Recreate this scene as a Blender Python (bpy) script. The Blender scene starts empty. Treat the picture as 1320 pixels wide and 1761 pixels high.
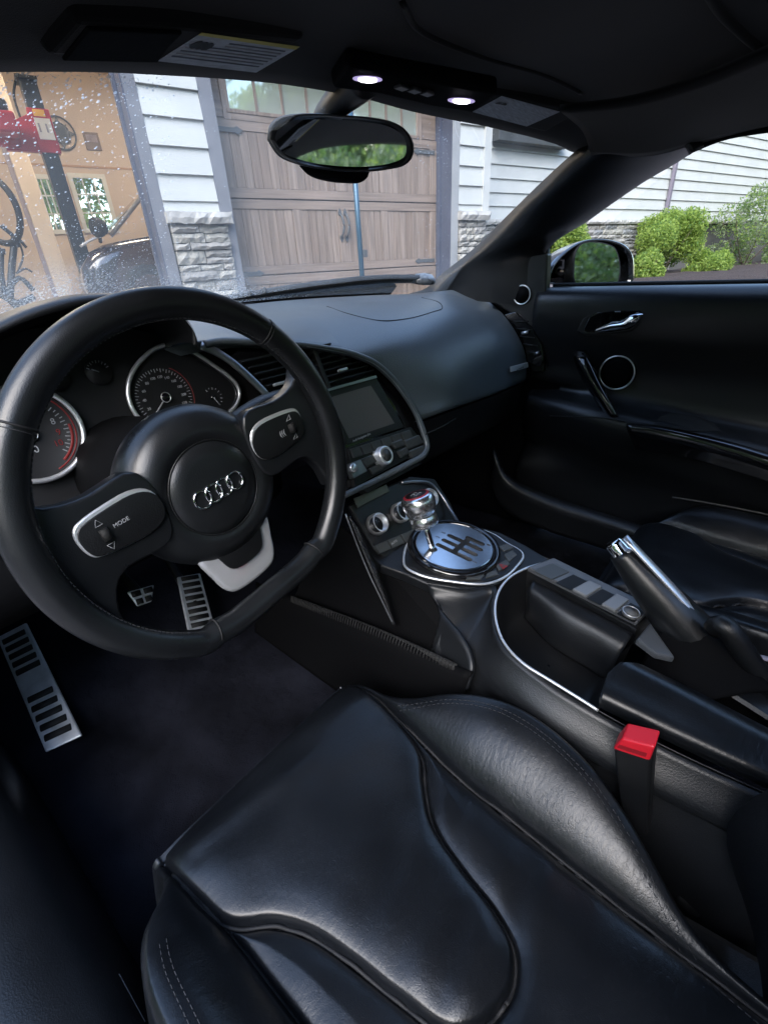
import bpy, bmesh, math, random
import numpy as np
from mathutils import Vector, Matrix

random.seed(7)
SC = bpy.context.scene
COL = SC.collection

# ------------------------------------------------------------------ camera
# wide phone lens held in the open driver's door.  x = car right, y = car forward, z = up (metres)
F_PX, PPX, PPY = 793.0, 660.0, 880.5
CAM = np.array([-.606, -.436, .98])
_u = lambda v: v / np.linalg.norm(v)
_fw = _u(np.array([-420 - PPX, 515 - PPY, F_PX]))
_rt = np.array([1400 - PPX, 415 - PPY, F_PX]); _rt = _u(_rt - _fw * (_rt @ _fw))
_rt = _u(_rt)
_dn = np.cross(_fw, _rt)
_dn = -_dn if _dn[1] < 0 else _dn
M = np.stack([_rt, _fw, -_dn], 1)
cam_d = bpy.data.cameras.new('camera')
cam_d.sensor_fit = 'VERTICAL'; cam_d.sensor_height = 24.0; cam_d.lens = 24.0 * F_PX / 1761.0
cam_d.clip_start = .02; cam_d.clip_end = 500
cam = bpy.data.objects.new('camera', cam_d); COL.objects.link(cam)
mw = Matrix(((M[0][0], -M[1][0], -M[2][0], CAM[0]), (M[0][1], -M[1][1], -M[2][1], CAM[1]),
             (M[0][2], -M[1][2], -M[2][2], CAM[2]), (0, 0, 0, 1)))
cam.matrix_world = mw
SC.camera = cam

# ------------------------------------------------------------------ light and exposure (bright overcast after rain)
SUN_EL, SUN_AZ = math.radians(38), math.radians(248)     # azimuth from +y clockwise
w = bpy.data.worlds.new('World'); SC.world = w; w.use_nodes = True
nt = w.node_tree; nt.nodes.clear()
sky = nt.nodes.new('ShaderNodeTexSky'); sky.sky_type = 'NISHITA'; sky.sun_disc = False
sky.sun_elevation = SUN_EL; sky.sun_rotation = SUN_AZ
sky.air_density = 1.0; sky.dust_density = 1.0; sky.ozone_density = 1.0
bg = nt.nodes.new('ShaderNodeBackground'); bg.inputs[1].default_value = .15
out = nt.nodes.new('ShaderNodeOutputWorld')
nt.links.new(sky.outputs[0], bg.inputs[0]); nt.links.new(bg.outputs[0], out.inputs[0])
sun_d = bpy.data.lights.new('sun', 'SUN'); sun_d.energy = .8; sun_d.angle = math.radians(50); sun_d.color = (1, .98, .95)
sun = bpy.data.objects.new('sun', sun_d); COL.objects.link(sun)
_sd = Vector((math.sin(SUN_AZ) * math.cos(SUN_EL), math.cos(SUN_AZ) * math.cos(SUN_EL), math.sin(SUN_EL)))
sun.rotation_euler = _sd.to_track_quat('Z', 'Y').to_euler()
vs = SC.view_settings; vs.view_transform = 'Standard'; vs.look = 'None'; vs.exposure = 2.6; vs.gamma = 1; vs.use_curve_mapping = False
cy = SC.cycles
cy.max_bounces = 8; cy.diffuse_bounces = 4; cy.glossy_bounces = 4; cy.transmission_bounces = 6; cy.transparent_max_bounces = 16
cy.caustics_reflective = False; cy.caustics_refractive = False; cy.use_denoising = True; cy.sample_clamp_indirect = 6

# ------------------------------------------------------------------ pixel rays (for laying out real positions)
def ray(u, v): return _u(M.T @ np.array([u - PPX, v - PPY, F_PX]))
def at(u, v, ax, val):
    d = ray(u, v); i = 'xyz'.index(ax); return Vector(CAM + d * ((val - CAM[i]) / d[i]))
def onp(u, v, p0, n):
    d = ray(u, v); p0 = np.array(p0); n = np.array(n); return Vector(CAM + d * (((p0 - CAM) @ n) / (d @ n)))

# ------------------------------------------------------------------ materials
MATS = {}
def mat(name, base, rough=.5, metal=0., bump=None, bump2=None, coat=0., var=None, sheen=0., spec=.5, emit=None, ior=1.5, trans=0., alpha=1., aniso=0., crease=None):
    """bump=(scale,strength,'noise'|'voronoi',stretch) ; var=(scale,amount) brightness variation"""
    if name in MATS: return MATS[name]
    m = bpy.data.materials.new(name); m.use_nodes = True; MATS[name] = m
    t = m.node_tree; b = t.nodes['Principled BSDF']; L = t.links.new
    b.inputs['Base Color'].default_value = (*base, 1); b.inputs['Roughness'].default_value = rough
    b.inputs['Metallic'].default_value = metal; b.inputs['Coat Weight'].default_value = coat; b.inputs['Coat Roughness'].default_value = .05
    b.inputs['Specular IOR Level'].default_value = spec; b.inputs['IOR'].default_value = ior
    b.inputs['Transmission Weight'].default_value = trans; b.inputs['Alpha'].default_value = alpha
    b.inputs['Sheen Weight'].default_value = sheen
    if aniso: b.inputs['Anisotropic'].default_value = aniso
    if emit: b.inputs['Emission Color'].default_value = (*emit[0], 1); b.inputs['Emission Strength'].default_value = emit[1]
    tc = t.nodes.new('ShaderNodeTexCoord')
    if var:
        n = t.nodes.new('ShaderNodeTexNoise'); n.inputs['Scale'].default_value = var[0]; n.inputs['Detail'].default_value = 6
        mp = t.nodes.new('ShaderNodeMapping'); L(tc.outputs['Object'], mp.inputs[0]); L(mp.outputs[0], n.inputs[0])
        if len(var) > 2: mp.inputs['Scale'].default_value = var[2]
        r = t.nodes.new('ShaderNodeMapRange'); r.inputs[1].default_value = .3; r.inputs[2].default_value = .7
        r.inputs[3].default_value = 1 - var[1]; r.inputs[4].default_value = 1 + var[1]; L(n.outputs[0], r.inputs[0])
        mx = t.nodes.new('ShaderNodeVectorMath'); mx.operation = 'SCALE'; mx.inputs[0].default_value = base
        L(r.outputs[0], mx.inputs['Scale']); L(mx.outputs[0], b.inputs['Base Color'])
        rr = t.nodes.new('ShaderNodeMapRange'); rr.inputs[1].default_value = .3; rr.inputs[2].default_value = .7
        rr.inputs[3].default_value = max(0, rough - .06); rr.inputs[4].default_value = min(1, rough + .06)
        L(n.outputs[0], rr.inputs[0]); L(rr.outputs[0], b.inputs['Roughness'])
    prev = None
    for bp in (bump, bump2):
        if not bp: continue
        if bp[2] == 'voronoi': n = t.nodes.new('ShaderNodeTexVoronoi'); n.inputs['Scale'].default_value = bp[0]; o = n.outputs['Distance']
        else: n = t.nodes.new('ShaderNodeTexNoise'); n.inputs['Scale'].default_value = bp[0]; n.inputs['Detail'].default_value = 5; o = n.outputs[0]
        mp = t.nodes.new('ShaderNodeMapping'); L(tc.outputs['Object'], mp.inputs[0]); L(mp.outputs[0], n.inputs[0])
        if len(bp) > 3: mp.inputs['Scale'].default_value = bp[3]
        bn = t.nodes.new('ShaderNodeBump'); bn.inputs['Strength'].default_value = bp[1]; bn.inputs['Distance'].default_value = bp[4] if len(bp) > 4 else .002
        L(o, bn.inputs['Height'])
        if prev: L(prev.outputs[0], bn.inputs['Normal'])
        prev = bn
    if crease:                                               # net of fine creases
        n = t.nodes.new('ShaderNodeTexNoise'); n.inputs['Scale'].default_value = crease[0]; n.inputs['Detail'].default_value = 4; n.inputs['Distortion'].default_value = 1.6; L(tc.outputs['Object'], n.inputs[0])
        a1 = t.nodes.new('ShaderNodeMath'); a1.operation = 'SUBTRACT'; a1.inputs[1].default_value = .5; L(n.outputs[0], a1.inputs[0])
        a2 = t.nodes.new('ShaderNodeMath'); a2.operation = 'ABSOLUTE'; L(a1.outputs[0], a2.inputs[0])
        a3 = t.nodes.new('ShaderNodeMapRange'); a3.inputs[1].default_value = 0; a3.inputs[2].default_value = .022; L(a2.outputs[0], a3.inputs[0])
        n2 = t.nodes.new('ShaderNodeTexNoise'); n2.inputs['Scale'].default_value = 5; L(tc.outputs['Object'], n2.inputs[0])
        a4 = t.nodes.new('ShaderNodeMapRange'); a4.inputs[1].default_value = .30; a4.inputs[2].default_value = .60; a4.inputs[4].default_value = crease[1]; L(n2.outputs[0], a4.inputs[0])
        bn = t.nodes.new('ShaderNodeBump'); bn.inputs['Distance'].default_value = .0012; L(a4.outputs[0], bn.inputs['Strength']); L(a3.outputs[0], bn.inputs['Height'])
        if prev: L(prev.outputs[0], bn.inputs['Normal'])
        prev = bn
    if prev: L(prev.outputs[0], b.inputs['Normal'])
    return m

leather = mat('black_leather', (.0050, .0060, .0078), .335, bump=(800, .12, 'voronoi', (1, 1, 1), .0006), bump2=(75, .22, 'noise', (1, 2.6, 1), .0016), var=(9, .25), crease=(55, .14))
leather_trim = mat('trim_leather', (.0078, .0088, .0105), .38, bump=(620, .2, 'voronoi', (1, 1, 1), .0008), var=(6, .14))
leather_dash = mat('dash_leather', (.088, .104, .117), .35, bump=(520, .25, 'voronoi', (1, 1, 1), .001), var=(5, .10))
leather_rim = mat('rim_leather', (.0085, .0095, .011), .32, bump=(900, .12, 'voronoi', (1, 1, 1), .0008), bump2=(40, .08, 'noise', (1, 1, 1), .002), var=(14, .2))
seam_black = mat('seam_black', (.006, .006, .007), .7)
thread = mat('thread_grey', (.022, .023, .026), .7)
plastic = mat('soft_black_plastic', (.0055, .006, .007), .42, bump=(600, .2, 'voronoi', (1, 1, 1), .0008), var=(9, .12))
plastic_rough = mat('rough_black_plastic', (.0020, .0021, .0026), .75, spec=.08, bump=(300, .25, 'noise', (1, 1, 1), .001))
piano = mat('gloss_black', (.006, .006, .007), .08, coat=.6)
headcloth = mat('headliner_cloth', (.0036, .0036, .0040), .95, sheen=.15, bump=(900, .3, 'noise', (1, 1, 1), .001), var=(6, .15), spec=.15)
carpet_m = mat('dark_carpet', (.0072, .0078, .0115), .97, sheen=.0, bump=(700, .8, 'noise', (1, 1, 1), .003), bump2=(30, .6, 'noise', (1, 1, 1), .010), var=(7, .8), spec=.06)
alu = mat('brushed_aluminium', (.74, .75, .78), .34, .88, bump=(60, .08, 'noise', (1, 30, 1), .0006))
alu_dark = mat('matt_aluminium', (.36, .37, .39), .38, 1., var=(20, .12))
chrome = mat('chrome', (.82, .83, .85), .07, 1.)
satin = mat('satin_silver', (.80, .81, .83), .33, .78)
pedal_m = mat('pedal_steel', (.72, .74, .77), .45, .7, var=(30, .18))
rubber = mat('black_rubber', (.006, .006, .006), .75)
red_plastic = mat('red_plastic', (.55, .012, .025), .38)
red_print = mat('red_print', (.17, .015, .015), .5, emit=((.9, .06, .05), .005))
white_print = mat('white_print', (.34, .35, .37), .5)
grey_print = mat('grey_print', (.30, .31, .33), .6)
screen_m = mat('dark_screen', (.075, .068, .070), .30, var=(3, .1), spec=.6)
button_m = mat('button_grey', (.045, .049, .050), .38)
paper_m = mat('label_paper', (.55, .58, .62), .65, var=(60, .25, (1, 8, 1)))
yellow_m = mat('label_yellow', (.70, .60, .15), .6)
lamp_m = mat('lamp_lit', (.9, .9, .9), .3, emit=((.93, .90, 1.), 2.2))
lamp_ring = mat('lamp_ring', (.35, .33, .42), .3, 0., emit=((.50, .42, .78), .14))
paint_black = mat('black_paint', (.010, .011, .013), .10, coat=1.)
mirror_m = mat('mirror_silver', (.92, .96, .92), .03, 1.)

def mix_glass(name, tint, gloss=.02, haze=None):
    """thin pane: clear with a fresnel reflection (no refraction needed for a thin sheet)"""
    m = bpy.data.materials.new(name); m.use_nodes = True; t = m.node_tree; t.nodes.clear(); L = t.links.new
    o = t.nodes.new('ShaderNodeOutputMaterial'); tr = t.nodes.new('ShaderNodeBsdfTransparent'); tr.inputs[0].default_value = (*tint, 1)
    gl = t.nodes.new('ShaderNodeBsdfGlossy'); gl.inputs['Roughness'].default_value = gloss
    lw = t.nodes.new('ShaderNodeLayerWeight'); lw.inputs[0].default_value = .5
    pw = t.nodes.new('ShaderNodeMath'); pw.operation = 'POWER'; pw.inputs[1].default_value = 5.; L(lw.outputs['Facing'], pw.inputs[0])
    fr = t.nodes.new('ShaderNodeMath'); fr.operation = 'MULTIPLY_ADD'; fr.inputs[1].default_value = .9; fr.inputs[2].default_value = .05; L(pw.outputs[0], fr.inputs[0])
    mx = t.nodes.new('ShaderNodeMixShader'); L(fr.outputs[0], mx.inputs[0]); L(tr.outputs[0], mx.inputs[1]); L(gl.outputs[0], mx.inputs[2])
    last = mx
    if haze:
        # fine condensation: translucent specks, densest near the lower edge (object z) and the left end
        tl = t.nodes.new('ShaderNodeBsdfTranslucent'); tl.inputs[0].default_value = (.8, .85, .85, 1)
        df = t.nodes.new('ShaderNodeBsdfDiffuse'); df.inputs[0].default_value = (.8, .85, .85, 1)
        ad = t.nodes.new('ShaderNodeMixShader'); L(tl.outputs[0], ad.inputs[1]); L(df.outputs[0], ad.inputs[2])
        tc = t.nodes.new('ShaderNodeTexCoord'); sp = t.nodes.new('ShaderNodeSeparateXYZ'); L(tc.outputs['Object'], sp.inputs[0])
        rz = t.nodes.new('ShaderNodeMapRange'); rz.inputs[1].default_value = haze[0]; rz.inputs[2].default_value = haze[1]; rz.inputs[3].default_value = 1; rz.inputs[4].default_value = 0
        L(sp.outputs[2], rz.inputs[0])
        rx = t.nodes.new('ShaderNodeMapRange'); rx.inputs[1].default_value = -.2; rx.inputs[2].default_value = .35; rx.inputs[3].default_value = 1.15; rx.inputs[4].default_value = .25
        L(sp.outputs[0], rx.inputs[0])
        m1 = t.nodes.new('ShaderNodeMath'); m1.operation = 'MULTIPLY'; L(rz.outputs[0], m1.inputs[0]); L(rx.outputs[0], m1.inputs[1])
        nz = t.nodes.new('ShaderNodeTexNoise'); nz.inputs['Scale'].default_value = 260; nz.inputs['Detail'].default_value = 3; L(tc.outputs['Object'], nz.inputs[0])
        n2 = t.nodes.new('ShaderNodeTexNoise'); n2.inputs['Scale'].default_value = 9; n2.inputs['Detail'].default_value = 3; L(tc.outputs['Object'], n2.inputs[0])
        r1 = t.nodes.new('ShaderNodeMapRange'); r1.inputs[1].default_value = .48; r1.inputs[2].default_value = .60; L(nz.outputs[0], r1.inputs[0])
        r2 = t.nodes.new('ShaderNodeMapRange'); r2.inputs[1].default_value = .35; r2.inputs[2].default_value = .65; r2.inputs[3].default_value = .4; r2.inputs[4].default_value = 1.1; L(n2.outputs[0], r2.inputs[0])
        m2 = t.nodes.new('ShaderNodeMath'); m2.operation = 'MULTIPLY_ADD'; L(r1.outputs[0], m2.inputs[0]); m2.inputs[1].default_value = .65; m2.inputs[2].default_value = .35
        m3 = t.nodes.new('ShaderNodeMath'); m3.operation = 'MULTIPLY'; L(m1.outputs[0], m3.inputs[0]); L(m2.outputs[0], m3.inputs[1])
        m4 = t.nodes.new('ShaderNodeMath'); m4.operation = 'MULTIPLY'; m4.use_clamp = True; L(m3.outputs[0], m4.inputs[0]); L(r2.outputs[0], m4.inputs[1])
        m5 = t.nodes.new('ShaderNodeMath'); m5.operation = 'MULTIPLY_ADD'; m5.use_clamp = True; L(m4.outputs[0], m5.inputs[0]); m5.inputs[1].default_value = .85; m5.inputs[2].default_value = .075  # constant term adds an even pale veil that lightens the whole view outside
        mh = t.nodes.new('ShaderNodeMixShader'); L(m5.outputs[0], mh.inputs[0]); L(mx.outputs[0], mh.inputs[1]); L(ad.outputs[0], mh.inputs[2])
        last = mh
    L(last.outputs[0], o.inputs[0]); MATS[name] = m
    return m

# ------------------------------------------------------------------ mesh helpers (world coordinates in, parented objects out)
OFF = {}
def empty(name, loc, label, cat, group=None):
    o = bpy.data.objects.new(name, None); COL.objects.link(o); o.location = loc; o.empty_display_size = .1
    OFF[o] = Vector(loc); o['label'] = label; o['category'] = cat
    if group: o['group'] = group
    return o
def tag(o, label=None, cat=None, group=None, kind=None):
    if label: o['label'] = label
    if cat: o['category'] = cat
    if group: o['group'] = group
    if kind: o['kind'] = kind
    return o
def mk(name, verts, faces, m, parent=None, smooth=True, sol=0., bev=0., seg=2, sub=0, soff=-1):
    off = OFF.get(parent, Vector((0, 0, 0)))
    me = bpy.data.meshes.new(name)
    me.from_pydata([tuple(Vector(v) - off) for v in verts], [], [tuple(f) for f in faces])
    me.validate(); me.update()
    bm = bmesh.new(); bm.from_mesh(me)
    bmesh.ops.recalc_face_normals(bm, faces=bm.faces); bm.to_mesh(me); bm.free()
    if smooth: me.polygons.foreach_set('use_smooth', [True] * len(me.polygons))
    me.materials.append(m)
    o = bpy.data.objects.new(name, me); COL.objects.link(o)
    if parent: o.parent = parent
    OFF[o] = off
    if sol: md = o.modifiers.new('s', 'SOLIDIFY'); md.thickness = sol; md.offset = soff
    if bev:
        md = o.modifiers.new('b', 'BEVEL'); md.width = bev; md.segments = seg; md.limit_method = 'ANGLE'; md.angle_limit = .6
        md.harden_normals = False
    if sub: md = o.modifiers.new('u', 'SUBSURF'); md.levels = sub; md.render_levels = sub
    return o
def V(*a): return Vector(a)
def cr(pts, n, closed=False):
    """Catmull-Rom through pts, resampled to n by arc length"""
    P = [np.array(p, float) for p in pts]
    if len(P) == 2 and not closed: return [Vector(P[0] + (P[1] - P[0]) * i / (n - 1)) for i in range(n)]
    k = len(P); dense = []
    rng = range(k if closed else k - 1)
    for i in rng:
        if closed: a, b, c, d = P[(i - 1) % k], P[i], P[(i + 1) % k], P[(i + 2) % k]
        else: a = P[i - 1] if i else 2 * P[0] - P[1]; b = P[i]; c = P[i + 1]; d = P[i + 2] if i + 2 < k else 2 * P[-1] - P[-2]
        # centripetal
        t0 = 0; t1 = t0 + max(1e-6, np.linalg.norm(b - a)) ** .5; t2 = t1 + max(1e-6, np.linalg.norm(c - b)) ** .5; t3 = t2 + max(1e-6, np.linalg.norm(d - c)) ** .5
        for j in range(16):
            t = t1 + (t2 - t1) * j / 16
            A1 = (t1 - t) / (t1 - t0) * a + (t - t0) / (t1 - t0) * b; A2 = (t2 - t) / (t2 - t1) * b + (t - t1) / (t2 - t1) * c; A3 = (t3 - t) / (t3 - t2) * c + (t - t2) / (t3 - t2) * d
            B1 = (t2 - t) / (t2 - t0) * A1 + (t - t0) / (t2 - t0) * A2; B2 = (t3 - t) / (t3 - t1) * A2 + (t - t1) / (t3 - t1) * A3
            dense.append((t2 - t) / (t2 - t1) * B1 + (t - t1) / (t2 - t1) * B2)
    dense.append(P[0] if closed else P[-1]); D = np.array(dense)
    s = np.concatenate([[0], np.cumsum(np.linalg.norm(np.diff(D, axis=0), axis=1))])
    q = np.linspace(0, s[-1], n + 1)[:-1] if closed else np.linspace(0, s[-1], n)
    R = np.stack([np.interp(q, s, D[:, i]) for i in range(3)], 1)
    return [Vector(r) for r in R]
def gridf(nr, nc, closed=False):
    f = []
    for i in range(nr - 1):
        for j in range(nc if closed else nc - 1):
            a = i * nc + j; b = i * nc + (j + 1) % nc; f.append((a, b, b + nc, a + nc))
    return f
def loft(name, curves, nu, nv, m, parent=None, **k):
    """curves: list of polylines (each a list of points); smooth both ways"""
    rows = [cr(c, nu) for c in curves]
    cols = [cr([r[j] for r in rows], nv) for j in range(nu)] if nv > len(rows) else [[r[j] for r in rows] for j in range(nu)]
    nv = len(cols[0])
    vs_ = [cols[j][i] for i in range(nv) for j in range(nu)]
    return mk(name, vs_, gridf(nv, nu), m, parent, **k)
def frame(t, up):
    t = t.normalized(); s = t.cross(up)
    if s.length < 1e-4: s = t.cross(Vector((1, .1, 0)))
    s.normalize(); return s, s.cross(t).normalized()
def tube(name, pts, r, m, parent=None, seg=10, n=None, closed=False, up=(0, 0, 1), flat=1., caps=True, raw=False, straight=False, **k):
    """r: number or list (interpolated); flat: ratio of thickness along 'up'"""
    n = n or max(2, len(pts) * 4)
    P = [Vector(p) for p in pts] if straight else cr(pts, n, closed)
    n = len(P); up = Vector(up)
    rl = [r] * n if not hasattr(r, '__len__') else list(np.interp(np.linspace(0, 1, n), np.linspace(0, 1, len(r)), r))
    vs_, fs = [], []
    for i, p in enumerate(P):
        t = (P[(i + 1) % n] - P[i - 1]) if closed else (P[min(i + 1, n - 1)] - P[max(i - 1, 0)])
        s, b = frame(t, up)
        for j in range(seg):
            a = 2 * math.pi * j / seg; vs_.append(p + s * (math.cos(a) * rl[i]) + b * (math.sin(a) * rl[i] * flat))
    for i in range(n if closed else n - 1):
        for j in range(seg):
            a = i * seg + j; b = i * seg + (j + 1) % seg; c = ((i + 1) % n) * seg
            fs.append((a, b, c + (j + 1) % seg, c + j))
    if caps and not closed: fs += [tuple(range(seg))[::-1], tuple(range((n - 1) * seg, n * seg))]
    if raw: return vs_, fs
    return mk(name, vs_, fs, m, parent, **k)
def prism(name, poly, d, m, parent=None, bev=0., seg=2, smooth=False, raw=False, **k):
    """planar polygon extruded along vector d"""
    d = Vector(d); n = len(poly); P = [Vector(p) for p in poly]
    vs_ = P + [p + d for p in P]; fs = [tuple(range(n)), tuple(range(2 * n - 1, n - 1, -1))] + [(i, (i + 1) % n, n + (i + 1) % n, n + i) for i in range(n)]
    if raw: return vs_, fs
    return mk(name, vs_, fs, m, parent, smooth=smooth, bev=bev, seg=seg, **k)
def boxv(c, ax, hs):
    c = Vector(c); X, Y, Z = [Vector(a) for a in ax]; vs_ = []
    for sx in (-1, 1):
        for sy in (-1, 1):
            for sz in (-1, 1): vs_.append(c + X * (sx * hs[0]) + Y * (sy * hs[1]) + Z * (sz * hs[2]))
    return vs_, [(0, 1, 3, 2), (4, 6, 7, 5), (0, 4, 5, 1), (2, 3, 7, 6), (0, 2, 6, 4), (1, 5, 7, 3)]
AX = ((1, 0, 0), (0, 1, 0), (0, 0, 1))
def box(name, c, hs, m, parent=None, ax=AX, bev=0., seg=2, **k):
    v_, f_ = boxv(c, ax, hs); return mk(name, v_, f_, m, parent, smooth=k.pop('smooth', False), bev=bev, seg=seg, **k)
def join(parts):
    V_, F_ = [], []
    for v_, f_ in parts:
        o = len(V_); V_ += list(v_); F_ += [tuple(i + o for i in f) for f in f_]
    return V_, F_
def axes(n, up=(0, 0, 1)):
    n = Vector(n).normalized(); x = Vector(up).cross(n).normalized(); return x, n.cross(x).normalized(), n
def lathe(name, c, n, prof, m, parent=None, seg=32, up=(0, 0, 1), raw=False, sx=1., **k):
    """prof: list of (radius, height along n)"""
    x, y, n = axes(n, up); c = Vector(c); vs_ = []
    for r, h in prof:
        for j in range(seg):
            a = 2 * math.pi * j / seg; vs_.append(c + x * (r * sx * math.cos(a)) + y * (r * math.sin(a)) + n * h)
    fs = gridf(len(prof), seg, True)
    if prof[0][0] > 1e-6: fs.append(tuple(range(seg))[::-1])
    if prof[-1][0] > 1e-6: fs.append(tuple(range((len(prof) - 1) * seg, len(prof) * seg)))
    if raw: return vs_, fs
    return mk(name, vs_, fs, m, parent, **k)
def text(name, s, c, x, y, size, m, parent=None, depth=.0004, align='CENTER'):
    cu = bpy.data.curves.new(name, 'FONT'); cu.body = s; cu.size = 1; cu.extrude = depth / size / 2; cu.align_x = align; cu.align_y = 'CENTER'; cu.resolution_u = 3
    o = bpy.data.objects.new(name, cu); COL.objects.link(o)
    dg = bpy.context.evaluated_depsgraph_get(); me = bpy.data.meshes.new_from_object(o.evaluated_get(dg)); bpy.data.objects.remove(o)
    x = Vector(x).normalized(); y = Vector(y); y = (y - x * y.dot(x)).normalized(); z = x.cross(y); c = Vector(c)
    off = OFF.get(parent, Vector((0, 0, 0)))
    for v in me.vertices: p = v.co * size; v.co = c + x * p.x + y * p.y + z * p.z - off
    me.materials.clear(); me.materials.append(m)
    ob = bpy.data.objects.new(name, me); COL.objects.link(ob); ob.parent = parent; OFF[ob] = off
    return ob
def inpoly_np(X, Y, poly):
    c = np.zeros(X.shape, bool); n = len(poly)
    for i in range(n):
        x1, y1 = poly[i]; x2, y2 = poly[(i + 1) % n]
        if y1 == y2: continue
        c ^= ((y1 > Y) != (y2 > Y)) & (X < (x2 - x1) * (Y - y1) / (y2 - y1) + x1)
    return c
def inpoly(x, y, poly):
    c = False; n = len(poly)
    for i in range(n):
        x1, y1 = poly[i]; x2, y2 = poly[(i + 1) % n]
        if (y1 > y) != (y2 > y) and x < (x2 - x1) * (y - y1) / (y2 - y1) + x1: c = not c
    return c
# ================================================================== OUTSIDE: garage building, driveway, planting
_d = ray(2000, 400); _d[2] = 0; WD = _u(_d); WN = np.array([WD[1], -WD[0], 0.])
P0 = CAM + ray(390, 350) * 5.5
if WN @ (CAM - P0) < 0: WN = -WN
WD3, WN3 = Vector(WD), Vector(WN)
def BP(s, h, d=0.): q = P0 + WD * s + WN * d; return Vector((q[0], q[1], h))
def bpx(u, v, d=0.):
    p = onp(u, v, P0 + WN * d, WN); return float((np.array(p) - P0) @ WD), p.z
def sx(u, v, d=0.): return bpx(u, v, d)[0]
def hx(u, v, d=0.): return bpx(u, v, d)[1]
BAX = (WD3, WN3, Vector((0, 0, 1)))
def bbox(name, s0, s1, h0, h1, d0, d1, m, parent=None, **k):
    return box(name, BP((s0 + s1) / 2, (h0 + h1) / 2, (d0 + d1) / 2), (abs(s1 - s0) / 2, abs(d1 - d0) / 2, abs(h1 - h0) / 2), m, parent, ax=BAX, **k)
GZ = .48                                                     # level of the garage floor
CAMD = float((CAM - P0) @ WN); CAMS = float((CAM - P0) @ WD)
def gz(s, d):
    t = min(1, max(0, (3.6 - d) / 3.2)); t = t * t * (3 - 2 * t); return GZ * t - .002

siding_m = mat('white_siding', (.465, .475, .462), .55, bump=(14, .35, 'noise', (1, 1, 9), .006), var=(3, .05))
trim_m = mat('grey_trim_paint', (.15, .155, .175), .6, bump=(12, .2, 'noise', (1, 1, 14), .004), var=(5, .10))
jamb_m = mat('blue_grey_jamb', (.065, .073, .105), .5, bump=(12, .2, 'noise', (9, 9, 1), .004), var=(4, .15))
peach_m = mat('peach_garage_paint', (.56, .455, .375), .85, var=(1.2, .06), bump=(30, .1, 'noise'))
cream_m = mat('cream_garage_paint', (.62, .52, .43), .8, var=(2, .06))
conc_m = mat('concrete', (.34, .31, .29), .85, bump=(60, .4, 'noise'), var=(1.3, .16))
asph_m = mat('driveway_pavers', (.17, .152, .146), .75, bump=(90, .5, 'noise'), var=(2.2, .22))
mulch_m = mat('mulch', (.050, .034, .032), .95, bump=(70, 1., 'noise', (1, 1, 1), .03), var=(30, .6))
stone_ms = [mat('stone_%s' % k, c, .85, bump=(28, .75, 'noise', (1, 1, 1), .02), bump2=(140, .4, 'noise', (1, 1, 1), .004), var=(9, .22)) for k, c in
            (('pale', (.335, .32, .295)), ('grey', (.26, .25, .235)), ('buff', (.31, .298, .268)), ('slate', (.20, .205, .21)))]
mortar_m = mat('mortar_dark', (.10, .098, .095), .95, bump=(90, .4, 'noise'))
cap_m = mat('capstone', (.355, .345, .325), .8, bump=(30, .5, 'noise', (1, 1, 1), .01), var=(8, .15))
def wood(name, base):
    m = mat(name, base, .6, bump=(9, .5, 'noise', (9, 9, .5), .008), var=(5, .28, (7, 7, .35))); return m
woods = [wood('door_wood_%s' % k, c) for k, c in (('a', (.215, .162, .128)), ('b', (.190, .140, .109)), ('c', (.24, .184, .148)))]
wood_h = mat('door_wood_rail', (.22, .167, .133), .6, bump=(9, .4, 'noise', (.5, .5, 9), .006), var=(5, .25, (.35, .35, 7)))
iron_m = mat('hinge_iron', (.075, .080, .085), .55, bump=(80, .3, 'noise'))
pane_m = mat('window_pane_dark', (.55, .57, .50), .03, .55)
white_m = mat('white_frame', (.6, .6, .57), .5)
leafs = [mat('leaf_%s' % k, c, .55, var=(40, .35), spec=.35) for k, c in (('spring', (.27, .36, .085)), ('mid', (.12, .21, .06)), ('dark', (.07, .13, .045)), ('pale', (.22, .275, .15)))]
for m in leafs:                                             # thin leaves let light through
    t = m.node_tree; b = t.nodes['Principled BSDF']; tl = t.nodes.new('ShaderNodeBsdfTranslucent'); mx = t.nodes.new('ShaderNodeMixShader'); mx.inputs[0].default_value = .5
    c = b.inputs['Base Color'].links[0].from_socket; sc_n = t.nodes.new('ShaderNodeVectorMath'); sc_n.operation = 'SCALE'; sc_n.inputs['Scale'].default_value = 1.5; t.links.new(c, sc_n.inputs[0]); t.links.new(sc_n.outputs[0], tl.inputs[0])
    t.links.new(b.outputs[0], mx.inputs[1]); t.links.new(tl.outputs[0], mx.inputs[2]); t.links.new(mx.outputs[0], t.nodes['Material Output'].inputs[0])
bark_m = mat('bark', (.10, .078, .060), .9, bump=(30, .8, 'noise', (3, 3, .5), .02), var=(8, .3))

# ground ---------------------------------------------------------------
ss = np.linspace(-60, 60, 61); dd = np.concatenate([np.linspace(-60, -2, 15), np.linspace(-1.5, 6, 31), np.linspace(8, 60, 14)])
tag(mk('driveway', [BP(s, gz(s, d), d) for d in dd for s in ss], gridf(len(dd), len(ss)), asph_m), kind='structure')
tag(bbox('garage_floor', -8, 3.1, GZ - .1, GZ + .012, -6, -.02, conc_m), kind='structure')

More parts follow.
